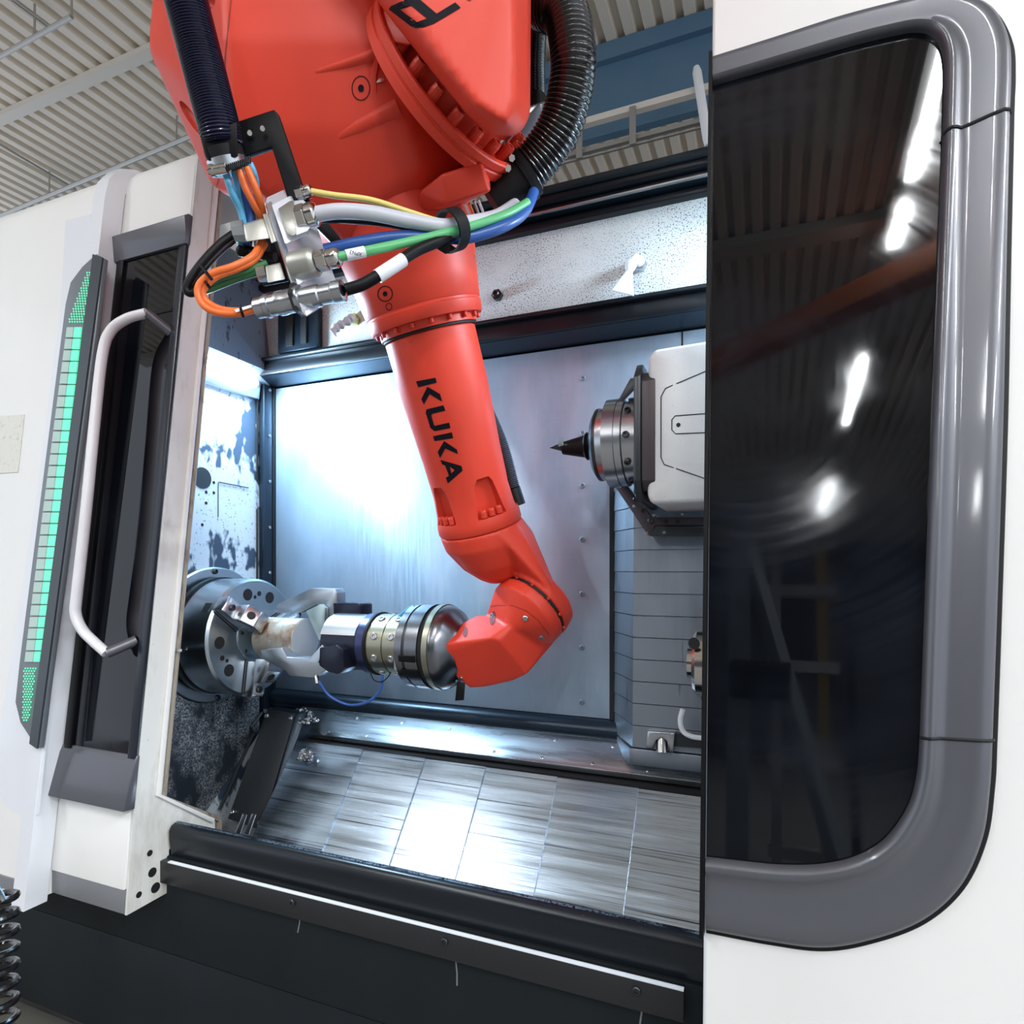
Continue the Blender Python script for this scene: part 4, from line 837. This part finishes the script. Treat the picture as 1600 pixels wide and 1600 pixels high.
mk('cast_boss', add_hull(new(), [P(a, b, d) for a, b, d in ((597, 15, .95), (592, 65, .95), (640, 72, .93), (660, 50, .92), (625, 10, .93), (600, 70, 1.02), (650, 72, 1.02), (600, 10, 1.02), (650, 20, 1.02))]), RED, ro, bevel=.006, seg=3)
tgp, tgn = hit(tree_h, 592, 126)
if tgp: mk('rating_tag', add_hull(new(), [tgp + tgn * o_ + Rt * (a * .0085) + Up * (b * .003 + a * .002) for a in (-1, 1) for b in (-1, 1) for o_ in (.0, .001)]), CHROME, hou, smooth=None)
# joint ring between housing and link arm
jn = (Rt * .70 + Up * .36 - Fw * .62).normalized()
jc = P(717, 127, 1.055)
jr = mk('joint_ring', add_lathe(new(), jc, jn, [(-.034, .150), (-.034, .160), (-.020, .160), (-.018, .157), (-.015, .157), (-.013, .160), (-.002, .160), (0, .158), (0, .150), (-.012, .148), (-.012, .118), (.03, .116), (.032, .113), (.032, .10)], 72), RED, ro, label='red flange ring with a circle of bolts')
mk('joint_seal', add_lathe(new(), jc + jn * .032, jn, [(0, .108), (.016, .108), (.016, .09)], 56), HOLE, ro)
ja, js, ju = frame_of(jn)
for k in range(20):
    a = k * math.pi / 10 + .1; screw(jc - jn * .012 + (js * math.cos(a) + ju * math.sin(a)) * .134, jn, .0095, jr, RED, .030)
# link arm
lk = mk('link_arm', blend([[P(*q) for q in ((520, -130, .915), (570, -20, .915), (594, 12, .915), (632, 41, .915), (645, 55, .915), (689, 132, .92), (729, 180, .925), (767, 210, .935), (802, 215, .945), (821, 198, .95), (826, 170, .955), (824, -130, .93),
    (560, -130, .872), (632, 12, .874), (650, 40, .876), (700, 110, .876), (745, 165, .882), (790, 190, .895), (806, 160, .90), (800, -130, .87),
    (580, -130, 1.00), (700, 100, 1.00), (775, 205, 1.0), (812, 208, 1.02), (829, 180, 1.03), (831, -130, 1.02))]], .006, 9), RED, ro, smooth=60, label='red link arm hanging from above')
tree_l = bvh(lk)
mk('link_arm', add_hull(new(), [P(*q) for q in ((470, -128, .905), (815, -128, .915), (815, -900, .95), (470, -900, .95), (600, -128, .865), (785, -128, .855), (785, -900, .90), (600, -900, .90), (600, -128, 1.0), (826, -128, 1.02), (826, -900, 1.06), (600, -900, 1.06))]), RED, ro, bevel=.02, seg=3)
def z2(lp): return [(580 + a / 8, b / 8) for a, b in lp]
decal('lettering', [[z2([(-10, -80), (620, -80), (610, 0), (820, 175), (1050, 35), (1118, 100), (900, 230), (780, 300), (650, 345), (560, 350), (500, 325), (225, 115), (250, 75), (430, 0)]), z2([(365, 120), (500, 72), (700, 235), (575, 280)])]], tree_l, PRINT, lk, cuts=2, label='black letter printed upside down')
decal('lettering', [[z2([(1195, -60), (1260, -60), (1255, 0), (1225, 18), (1200, 0)])]], tree_l, mat('dark_red_print', (.12, .008, .012), .5), lk, cuts=0)
# lower block and pocket of the housing
mk('cable_block', add_hull(new(), [P(*q) for q in ((690, 272, 1.03), (752, 252, 1.03), (766, 298, 1.04), (700, 320, 1.05), (655, 300, 1.07), (690, 272, 1.15), (765, 254, 1.15), (768, 300, 1.16), (690, 330, 1.16), (655, 330, 1.12))]), RED, ro, bevel=.005, seg=3)
mk('cast_web', add_hull(new(), [P(*q) for q in ((540, 300, 1.085), (560, 306, 1.075), (640, 290, 1.085), (648, 292, 1.09), (630, 318, 1.13), (560, 312, 1.13))]), RED, ro, bevel=.002)
mk('cast_lug', add_hull(new(), [P(*q) for q in ((585, 346, 1.10), (600, 350, 1.10), (596, 356, 1.11), (588, 355, 1.11), (590, 340, 1.16), (604, 344, 1.16))]), RED, ro, bevel=.002)
mk('cable_fitting', add_hull(new(), [P(*q) for q in ((729, 384, 1.22), (738, 380, 1.22), (742, 400, 1.22), (740, 440, 1.23), (730, 445, 1.23), (730, 384, 1.28), (742, 392, 1.28), (741, 440, 1.28))]), GREYP, ro, bevel=.003)
# rod-like corrugated line behind the forearm
th_ = mk('thin_hose', corrugated([tp(-.02, 2.75, .112), tp(L12 * .3, 2.45, .107), tp(L12 * .6, 2.0, .101), tp(L12 * .86, 1.76, .097)], .0125, .0042, .0013, 12), mat('grey_hose', (.06, .065, .085), .4), None); tag(th_, 'slim dark corrugated hose running down behind the forearm', 'hose')
mk('hose_end', add_cyl(new(), tp(L12 * .86, 1.78, .096), tp(L12 * .95, 1.74, .098), .015, n=14), SLABM, ro)
# wrist: bowl below the tube, arm to the disc, head
nd = (-Rt * .64 - Up * .64 - Fw * .42).normalized()
dc = P(829, 951, 1.425)
def ringp(t, r, off=Vector((0, 0, 0)), n=32): return [tp(t, 2 * math.pi * k / n, r) + off for k in range(n)]
bowl = ringp(L12 + .001, .0945) + ringp(L12 + .035, .0945, ts * .004) + ringp(L12 + .085, .076, ts * .012) + ringp(L12 + .118, .052, ts * .018) + ringp(L12 + .133, .032, ts * .018)
armp = [tp(L12 + .002, p_, .094) for p_ in (.3, .6, .9, 1.2, 1.5, 1.8, 2.1, 2.4, 2.7)] + [tp(L12 + .045, p_, .113) for p_ in (.9, 1.3, 1.7, 2.1)] + [tp(L12 + .03, .4, .06)]
disc = circle(dc - nd * .010, nd, .0925, 40) + circle(dc - nd * .05, nd, .086, 28)
wb_ = blend([bowl, armp + circle(dc - nd * .024, nd, .0915, 40), disc], .0042, 6)
mk('wrist_arm', wb_, RED, ro, smooth=60, label='curved red wrist casting below the forearm')
mk('wrist_gap', add_lathe(new(), dc - nd * .014, nd, [(0, .087), (.012, .087)], 48), HOLE, ro)
HD = [(691, 1022, 1.405), (699, 1006, 1.39), (766, 997, 1.352), (781, 1001, 1.352), (823, 1053, 1.40), (800, 1064, 1.42), (760, 1073, 1.44), (735, 1075, 1.445), (712, 1057, 1.435),
      (697, 992, 1.45), (722, 974, 1.45), (748, 962, 1.45), (815, 965, 1.37), (866, 990, 1.42), (866, 1003, 1.43),
      (700, 985, 1.53), (745, 962, 1.55), (830, 965, 1.54), (864, 1002, 1.52), (824, 1050, 1.54), (735, 1070, 1.54), (705, 1045, 1.52)]
hpts = [P(*q) for q in HD]
neckp = circle(dc - nd * .003, nd, .0905, 40) + circle(dc + nd * .024, nd, .0895, 40) + [P(*q) for q in ((760, 962, 1.45), (790, 985, 1.37), (840, 1005, 1.40), (800, 1010, 1.50), (850, 1008, 1.48))]
head = mk('wrist_head', blend([hpts, neckp], .0038, 4), RED, ro, smooth=60, label='red wrist head with flat front cover')
na, ns_, nu = frame_of(nd)
for k in range(12):
    a = k * math.pi / 6 + .2; rd_ = (ns_ * math.cos(a) + nu * math.sin(a)); screw(dc - nd * .008 + rd_ * .086, rd_, .0035, head, RED, .006)
tree_w = bvh(head)
for px, py, r in ((769, 962, .0065), (821, 966, .0065), (846, 995, .0065), (703, 1037, .004), (721, 1059, .004)):
    l_, n_ = hit(tree_w, px, py)
    if l_: screw(l_ - n_ * .001, n_, r, head, STEEL, .004)
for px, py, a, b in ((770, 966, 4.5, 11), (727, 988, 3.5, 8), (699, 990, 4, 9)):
    decal('screw_recess', [[ell2d(px, py, a, b, 20, .15)]], tree_w, mat('recess_red', (.16, .012, .008), .6), head, cuts=0)  # flat dark ellipses paint the shade inside the screw recesses
decal('cover_seam', [[strip2d([(760, 950), (775, 946), (800, 946), (822, 954), (842, 970), (858, 992)], .9)]], tree_w, mat('seam_red2', (.25, .015, .01), .6), head, cuts=1)
wfl = mk('tool_flange', add_lathe(new(), ax(-.674), AX, [(0, .05), (0, .058), (.004, .060), (.016, .060), (.022, .05)], 48), RED, ro)
mk('flange_ring', add_lathe(new(), ax(-.678), AX, [(0, .045), (0, .064), (.006, .064), (.006, .05)], 48), BLACK, ro)
bl = thing('sensor_block', 'small black sensor with pale blue lead under the wrist', 'sensor', P(716, 1090, 1.45))
mk('sensor_body', add_hull(new(), [P(a, b, d) for a, b in ((714, 1064), (727, 1067), (725, 1094), (711, 1095)) for d in (1.44, 1.455)]), BLACK, bl, bevel=.001)
mk('sensor_lead', add_tube(new(), spline([P(*q) for q in ((690, 1072, 1.46), (700, 1068, 1.455), (708, 1062, 1.45), (716, 1066, 1.448))], 5), .003, 8), LBLUE, bl)

# ================================================================== HOSES, BRACKET, CONNECTORS
lh = mk('corrugated_hose', corrugated([P(150, -700, .86), P(240, -220, .86), P(268, -90, .86), P(288, -10, .87), P(314, 90, .89), P(340, 190, .905), P(350, 228, .915)], .0285, .0036, .0013, 22), HOSE_N, None)
tag(lh, 'navy corrugated hose coming down at the upper left of the robot', 'hose')
bh = mk('corrugated_hose', corrugated([P(760, -90, 1.24), P(800, -60, 1.18), P(846, 2, 1.10), P(882, 20, 1.06), P(895, 80, 1.05), P(893, 130, 1.06), P(878, 190, 1.08), P(850, 238, 1.10), P(818, 274, 1.115)], .0375, .0080, .0015, 24), HOSE_B, None)
tag(bh, 'thick black corrugated hose looping behind the robot elbow', 'hose')
vh = mk('corrugated_hose', corrugated([P(850, -600, 1.26), P(845, -60, 1.24), P(840, 30, 1.22), P(836, 100, 1.21), P(837, 160, 1.20)], .018, .0062, .0016, 18), HOSE_B, None)
tag(vh, 'slim upright black hose between link arm and thick loop', 'hose')
mb = thing('motor_box', 'black motor box below the slim upright hose', 'motor', P(830, 200, 1.2))
mk('box_body', add_hull(new(), [P(*q) for q in ((780, 180, 1.15), (845, 160, 1.15), (866, 153, 1.18), (868, 172, 1.18), (852, 208, 1.17), (780, 236, 1.15), (780, 180, 1.27), (862, 155, 1.27), (852, 205, 1.27), (780, 236, 1.27))]), GREYP, mb, bevel=.003)
mk('hose_socket', add_cyl(new(), P(837, 156, 1.20), P(838, 190, 1.19), .021, n=20), BLACK, mb)
ec = thing('hose_clamp', 'black hose end fitting with steel screws at the robot elbow', 'clamp', P(790, 270, 1.1))
mk('fitting_plate', add_hull(new(), [P(*q) for q in ((770, 215, 1.08), (790, 218, 1.08), (812, 240, 1.09), (800, 270, 1.10), (768, 280, 1.08), (764, 255, 1.08), (770, 215, 1.12), (812, 240, 1.13), (768, 280, 1.12))]), SLABM, ec, bevel=.002)
mk('sleeve', add_cyl(new(), P(826, 268, 1.115), P(770, 318, 1.13), .043, .036, 28), RUBBER, ec)
mk('clamp_band', add_lathe(new(), P(820, 274, 1.116), P(770, 318, 1.13) - P(826, 268, 1.115), [(0, .0445), (.008, .0445)], 28), BLACK, ec)
for a, b in ((781, 224), (770, 262), (796, 246), (790, 262)): mk('clamp_bolt', add_cyl(new(), P(a, b, 1.078), P(a + 4, b + 1, 1.07), .006, n=6), CHROME, ec, smooth=None)
for k, (a, b, m_) in enumerate(((726, 318, LABELM), (733, 318, ORANGE), (740, 314, GALV), (747, 312, LABELM))):
    w_ = mk('elbow_wire', add_tube(new(), [P(a, b, 1.09), P(a + 4, b + 10, 1.10), P(a + 8, b + 20, 1.12)], .0028, 6), m_, None)
    tag(w_, ['white wire stub lowest of four below the red cable block', 'orange wire stub below the red cable block', 'grey wire stub below the red cable block', 'white wire stub nearest the black hose fitting'][k], 'wire')

cb_ = thing('cable_bracket', 'black angled bracket with clamp and steel connector plate on the robot', 'bracket', P(430, 300, .95))
mk('bracket_arm', add_prism(new(), [P(*q) for q in ((364, 192, .935), (428, 171, .935), (435, 178, .935), (470, 282, .955), (474, 300, .955), (540, 382, .985), (528, 390, .985), (458, 318, .955), (449, 308, .955), (424, 228, .945), (372, 246, .935))], -Fw * -.010), BLACK, cb_, bevel=.001)
mk('hose_clamp_block', add_hull(new(), [P(*q) for q in ((313, 212, .89), (370, 190, .89), (372, 245, .90), (326, 252, .90), (320, 244, .90), (313, 212, .95), (372, 188, .95), (374, 245, .95), (326, 252, .95))]), BLACK, cb_, bevel=.002)
mk('clamp_neck', add_cyl(new(), P(348, 232, .915), P(361, 270, .9275), .0275, n=24), RUBBER, cb_)
for a, b in ((390, 208), (410, 201)): screw(P(a, b, .933), C - P(a, b, .933), .0042, cb_, CHROME, .003)
hc = mk('jubilee_band', add_lathe(new(), P(354, 249, .921), P(358, 262, .925) - P(348, 232, .915), [(0, .0285), (.014, .0285), (.014, .026)], 32), STEEL, cb_)
bm = new()
for k in range(14):
    a0 = P(350 + k * 3.0, 262 - k * 1.0, .892); add_hull(bm, [a0 + Vector((dx_, 0, dz_)) for dx_ in (-.0004, .0004) for dz_ in (-.0045, .0045)] + [a0 + Vector((dx_, .004, dz_)) for dx_ in (-.0004, .0004) for dz_ in (-.0045, .0045)])
tag(mk('band_thread', bm, BOLTM, hc, smooth=None), kind='stuff')
mk('band_screw', add_lathe(new(), P(326, 268, .892), P(360, 262, .892) - P(326, 268, .892), [(0, .003), (.0, .0055), (.003, .0055), (.003, .0085), (.008, .0085), (.008, .007), (.026, .007)], 14), CHROME, cb_)
# connector plate (seen edge-on from the left)
u1 = (P(478, 497, .90) - P(416, 312, .94)); pn = P(470, 310, .99) - P(416, 312, .94)
def pc(u, v, o_=0.0):                       # u down the plate, v across it, o_ toward the right
    b0 = P(413, 312, .935) + u1 * u; return b0 + pw * v + pnn * o_
pw = (P(470, 286, .985) - P(413, 312, .935)); pnn = pw.cross(u1).normalized()
if pnn.dot(Rt) < 0: pnn = -pnn
plate = mk('connector_plate', add_prism(new(), [pc(.0, .06), pc(.03, 0), pc(.97, 0), pc(1.0, .06), pc(1.0, .80), pc(.96, 1.0), pc(.0, 1.0)], pnn * .003), CRYST, cb_, bevel=.001, label='clear plate carrying the connectors')
mk('plate_edge', add_prism(new(), [pc(.05, -.02, -.001), pc(.96, -.02, -.001), pc(.96, .12, -.001), pc(.05, .12, -.001)], pnn * .005), ALU, plate, smooth=None)
def conn_axis(a, b): return (b - a)
# upper heavy connector: flange, hood, gland
h0 = mk('connector_flange', add_hull(new(), [P(*q) for q in ((424, 320, .925), (452, 306, .945), (480, 366, .925), (445, 381, .905), (428, 319, .93), (456, 306, .95), (484, 366, .93), (449, 381, .91))]), FLANGEW, cb_, bevel=.001)
mk('connector_hood', add_hull(new(), [P(*q) for q in ((434, 326, .915), (454, 313, .935), (468, 314, .93), (478, 340, .915), (479, 357, .91), (456, 369, .902), (449, 365, .902), (442, 345, .903), (440, 326, .95), (470, 320, .95), (476, 356, .94), (452, 368, .94))]), ALU_D, h0, bevel=.0015, seg=2)
mk('hood_cap', add_hull(new(), [P(*q) for q in ((459, 314, .925), (474, 312, .927), (484, 322, .915), (487, 352, .902), (480, 361, .898), (463, 368, .897), (460, 330, .90), (462, 314, .945), (486, 340, .93), (466, 366, .915))]), FLANGEW, h0, bevel=.001)
def gland(a, b, r, m_=CHROME):
    a, b = Vector(a), Vector(b); L = (b - a).length
    bm = new(); add_loft(bm, [circle(a + (b - a) * t, b - a, r * k, 6) for t, k in ((0, .95), (.04, 1.08), (.42, 1.08), (.46, 1.0))]); o_ = mk('gland_nut', bm, m_, cb_, smooth=None, bevel=.0008)
    mk('gland_cap', add_lathe(new(), a + (b - a) * .46, b - a, [(0, r * .85), (L * .06, r * 1.0), (L * .4, r * 1.0), (L * .5, r * .82), (L * .54, r * .6)], 20), m_, cb_)
gland(P(466, 342, .905), P(497, 333, .90), .0165)
gland(P(464, 303, .945), P(488, 297, .94), .0095)
# grey hood on the other side
mk('cable_hood', add_hull(new(), [P(*q) for q in ((379, 350, .93), (412, 340, .935), (426, 372, .93), (384, 378, .925), (380, 350, .965), (414, 340, .965), (428, 372, .96), (385, 378, .96))]), ALU_D, cb_, bevel=.003)
mk('hood_frame', add_hull(new(), [P(*q) for q in ((410, 335, .93), (418, 333, .93), (432, 376, .92), (424, 380, .92), (412, 335, .975), (420, 333, .975), (434, 376, .965), (426, 380, .965))]), ALU_D, cb_, bevel=.001)
mk('cable_cap', add_cyl(new(), P(365, 363, .943), P(384, 361, .945), .0145, .0165, 8), ALU, cb_, smooth=None)
# middle connector
mk('connector_flange', add_hull(new(), [P(*q) for q in ((447, 400, .915), (470, 390, .93), (487, 432, .915), (465, 445, .90), (450, 400, .92), (474, 390, .935), (490, 432, .92), (468, 445, .905))]), FLANGEW, cb_, bevel=.001)
mk('connector_shell', add_lathe(new(), P(460, 417, .91), P(500, 408, .90) - P(460, 417, .91), [(0, .0205), (.030, .0205), (.034, .019), (.038, .016)], 28), ALU_D, cb_)
gland(P(496, 409, .90), P(532, 401, .893), .0135)
mk('cable_hood', add_hull(new(), [P(*q) for q in ((414, 416, .925), (438, 410, .93), (446, 436, .925), (418, 442, .92), (414, 416, .95), (438, 410, .955), (446, 436, .95), (418, 442, .945))]), ALU_D, cb_, bevel=.002)
mk('cable_cap', add_cyl(new(), P(402, 429, .935), P(416, 427, .937), .011, .012, 10), CHROME, cb_)
# lower round connector
mk('round_connector', add_lathe(new(), P(402, 482, .92), P(545, 452, .895) - P(402, 482, .92), [(0, .013), (0, .0145), (.013, .0145), (.014, .0135), (.015, .0165), (.022, .0165), (.023, .0145), (.034, .0145), (.035, .017), (.044, .017), (.046, .016), (.064, .016), (.066, .020), (.072, .020), (.073, .0155), (.100, .0155), (.102, .0135), (.120, .0135), (.122, .015), (.136, .015), (.137, .011)], 28), STEEL, cb_)
mk('connector_nut', add_loft(new(), [circle(P(462, 469, .91) + (P(545, 452, .895) - P(402, 482, .92)) * t, P(545, 452, .895) - P(402, 482, .92), .023, 6) for t in (0, .05)]), BOLTM, cb_, smooth=None)

def cable(name, pts, r, m, label, n=10, cat='cable'):
    o_ = mk(name, add_tube(new(), spline([P(*q) for q in pts], n), r, 12), m, None); tag(o_, label, cat); return o_
ye = cable('earth_wire', [(480, 298, .94), (520, 305, .94), (580, 313, .945), (640, 332, .96), (688, 346, .975), (722, 344, 1.0), (760, 338, 1.03), (800, 322, 1.08)], .0046, YELLG, 'yellow and green earth wire from the top gland')
cable('power_cable', [(492, 335, .90), (530, 330, .90), (580, 333, .91), (640, 345, .94), (690, 353, .965), (730, 348, .99), (775, 338, 1.03), (805, 320, 1.08)], .0105, GREYC, 'thick pale grey cable from the upper connector')
cable('data_cable', [(528, 402, .893), (580, 391, .905), (640, 378, .935), (695, 365, .96), (740, 352, .99), (790, 335, 1.03), (824, 316, 1.07)], .0068, GREEN, 'green data cable strapped to the red arm')
cable('blue_cable', [(508, 392, .93), (560, 380, .93), (620, 371, .945), (690, 371, .975), (735, 370, 1.0), (790, 352, 1.03), (820, 330, 1.07), (834, 300, 1.10)], .0095, BLUE, 'thick blue cable passing behind the green one')
cable('black_cable', [(540, 453, .896), (570, 443, .90), (610, 418, .91), (650, 392, .935), (690, 375, .96), (720, 362, .99), (760, 350, 1.04)], .0085, BLACK, 'black cable with white sleeve from the round connector')
cable('black_cable', [(470, 345, .945), (520, 342, .945), (600, 348, .955), (660, 360, .97), (700, 366, .985)], .006, BLACK, 'black cable lying just under the thick grey one')
# labels on the cables
lab = thing('cable_sleeve', 'white printed sleeve on the green data cable', 'label', P(560, 395, .9)); 
sl_ = mk('sleeve', add_tube(new(), [P(541, 399.2, .8945), P(555, 396.3, .8975), P(570, 393.2, .9015)], .0076, 16), LABELM, lab)
tx = bpy.data.curves.new('t', 'FONT'); tx.body = 'XPN3'; tx.size = 8.0; tx.align_x = 'CENTER'; tx.align_y = 'CENTER'
to = bpy.data.objects.new('t', tx); COL.objects.link(to); bpy.context.view_layer.update()
tme = bpy.data.meshes.new_from_object(to.evaluated_get(bpy.context.evaluated_depsgraph_get())); bpy.data.objects.remove(to)
bm = new(); bm.from_mesh(tme); tree_s = bvh(sl_); ca, sa = math.cos(math.radians(168)), math.sin(math.radians(168))
bad = []
for v in bm.verts:
    x_, y_ = v.co.x * ca - v.co.y * sa, v.co.x * sa + v.co.y * ca; l_, n_ = hit(tree_s, 556 + x_, 395.5 - y_)
    if l_ is None: bad.append(v)
    else: v.co = l_ + n_ * .0004
bmesh.ops.delete(bm, geom=bad, context='VERTS')
mk('lettering', bm, PRINT, lab, smooth=None, label='faint printed letters')
o_ = mk('cable_sleeve', add_tube(new(), [P(590, 432, .9045), P(610, 419, .9095), (P(630, 406, .920))], .0098, 16), LABELM, None); tag(o_, 'plain white sleeve on the black cable', 'label')
# strap
sp_ = thing('cable_strap', 'black hook-and-loop strap bundling the cables on the arm', 'strap', P(705, 360, .98))
sdir = (P(730, 350, .99) - P(690, 362, .965)).normalized(); sc0 = P(706, 360, .982)
mk('strap_loop', add_loft(new(), [circle(sc0 + sdir * t, sdir, .034 * k, 32, .029 * k) for t, k in ((-.010, .94), (-.010, 1.06), (.010, 1.06), (.010, .94))], cap=False, closed=True), RUBBER, sp_)
mk('strap_tail', add_hull(new(), [P(*q) for q in ((683, 388, .975), (702, 395, .972), (696, 397, .972), (678, 386, .975), (684, 375, .965), (704, 380, .962))]), RUBBER, sp_)
# bundle on the left
cable('light_blue_tube', [(352, 268, .92), (362, 300, .925), (378, 335, .945), (382, 380, .955)], .0052, LBLUE, 'leftmost light blue tube leaving the hose clamp')
cable('light_blue_tube', [(366, 266, .925), (372, 300, .94), (380, 340, .955), (376, 384, .96)], .0048, LBLUE, 'second light blue tube, crossing behind the leftmost one')
cable('light_blue_tube', [(391, 255, .925), (397, 270, .93), (401, 290, .945), (400, 320, .96)], .0045, LBLUE, 'rightmost light blue tube leaving the hose clamp')
cable('dark_blue_tube', [(372, 268, .935), (380, 300, .945), (392, 335, .955), (386, 384, .96)], .0070, BLUE, 'dark blue tube between the light blue ones')
cable('orange_cable', [(374, 266, .918), (384, 295, .925), (398, 322, .94), (410, 350, .965), (404, 385, .965)], .0052, ORANGE, 'left orange cable leaving the hose clamp')
cable('orange_cable', [(386, 262, .918), (398, 290, .925), (405, 310, .935), (412, 340, .96), (408, 380, .965)], .0052, ORANGE, 'right orange cable leaving the hose clamp')
cable('orange_cable', [(408, 378, .95), (395, 400, .93), (365, 416, .915), (330, 428, .91), (310, 448, .91), (314, 472, .912), (335, 487, .914), (370, 490, .918), (402, 483, .92)], .0052, ORANGE, 'outer loop of orange cable beside the left door')
cable('orange_cable', [(414, 380, .955), (398, 406, .935), (370, 420, .92), (338, 432, .915), (318, 452, .915), (322, 470, .918), (345, 483, .92), (375, 486, .924), (404, 481, .924)], .0050, ORANGE, 'inner loop of orange cable beside the left door')
cable('green_cable', [(418, 412, .94), (385, 424, .935), (350, 432, .93), (325, 446, .93), (318, 454, .93), (332, 450, .935), (365, 437, .94), (402, 425, .94)], .0055, GREEN_D, 'green cable loop inside the orange one')
cable('black_cable', [(370, 362, .943), (345, 380, .93), (318, 408, .92), (298, 435, .915), (291, 452, .915), (300, 458, .917), (322, 446, .92)], .0058, BLACK, 'outer black cable loop beside the left door')
cable('black_cable', [(374, 366, .948), (350, 386, .94), (326, 410, .93), (306, 436, .925), (298, 450, .924), (306, 456, .925)], .0058, HOSE_B, 'inner black cable loop beside the left door')
cable('black_cable', [(382, 384, .965), (376, 394, .965), (392, 392, .965), (405, 398, .96), (430, 402, .955)], .007, BLACK, 'black cable tucked behind the connector plate')
for k, (a, b, c_, d_) in enumerate(((313, 414, 332, 438), (321, 440, 328, 450), (376, 482, 380, 495))):
    o_ = mk('cable_tie', add_tube(new(), [P(a, b, .909), P((a + c_) / 2, (b + d_) / 2, .900), P(c_, d_, .905)], .0022, 6), BLACK, None)
    tag(o_, ['black tie around the upper part of the cable loops', 'black tie on the green cable loop', 'black tie at the lower orange cable'][k], 'cable tie')
mk('marker_sleeve', add_hull(new(), [P(*q) for q in ((366, 484, .909), (392, 476, .912), (394, 480, .912), (369, 488, .909), (366, 484, .914), (394, 478, .916))]), LABELM, cb_, smooth=None)
mk('dark_backing', add_hull(new(), [P(*q) for q in ((395, 372, 1.0), (430, 366, 1.0), (452, 440, 1.0), (410, 448, 1.0), (400, 400, 1.0), (398, 372, 1.05), (432, 366, 1.05), (452, 436, 1.05))]), BLACK, cb_, bevel=.002)
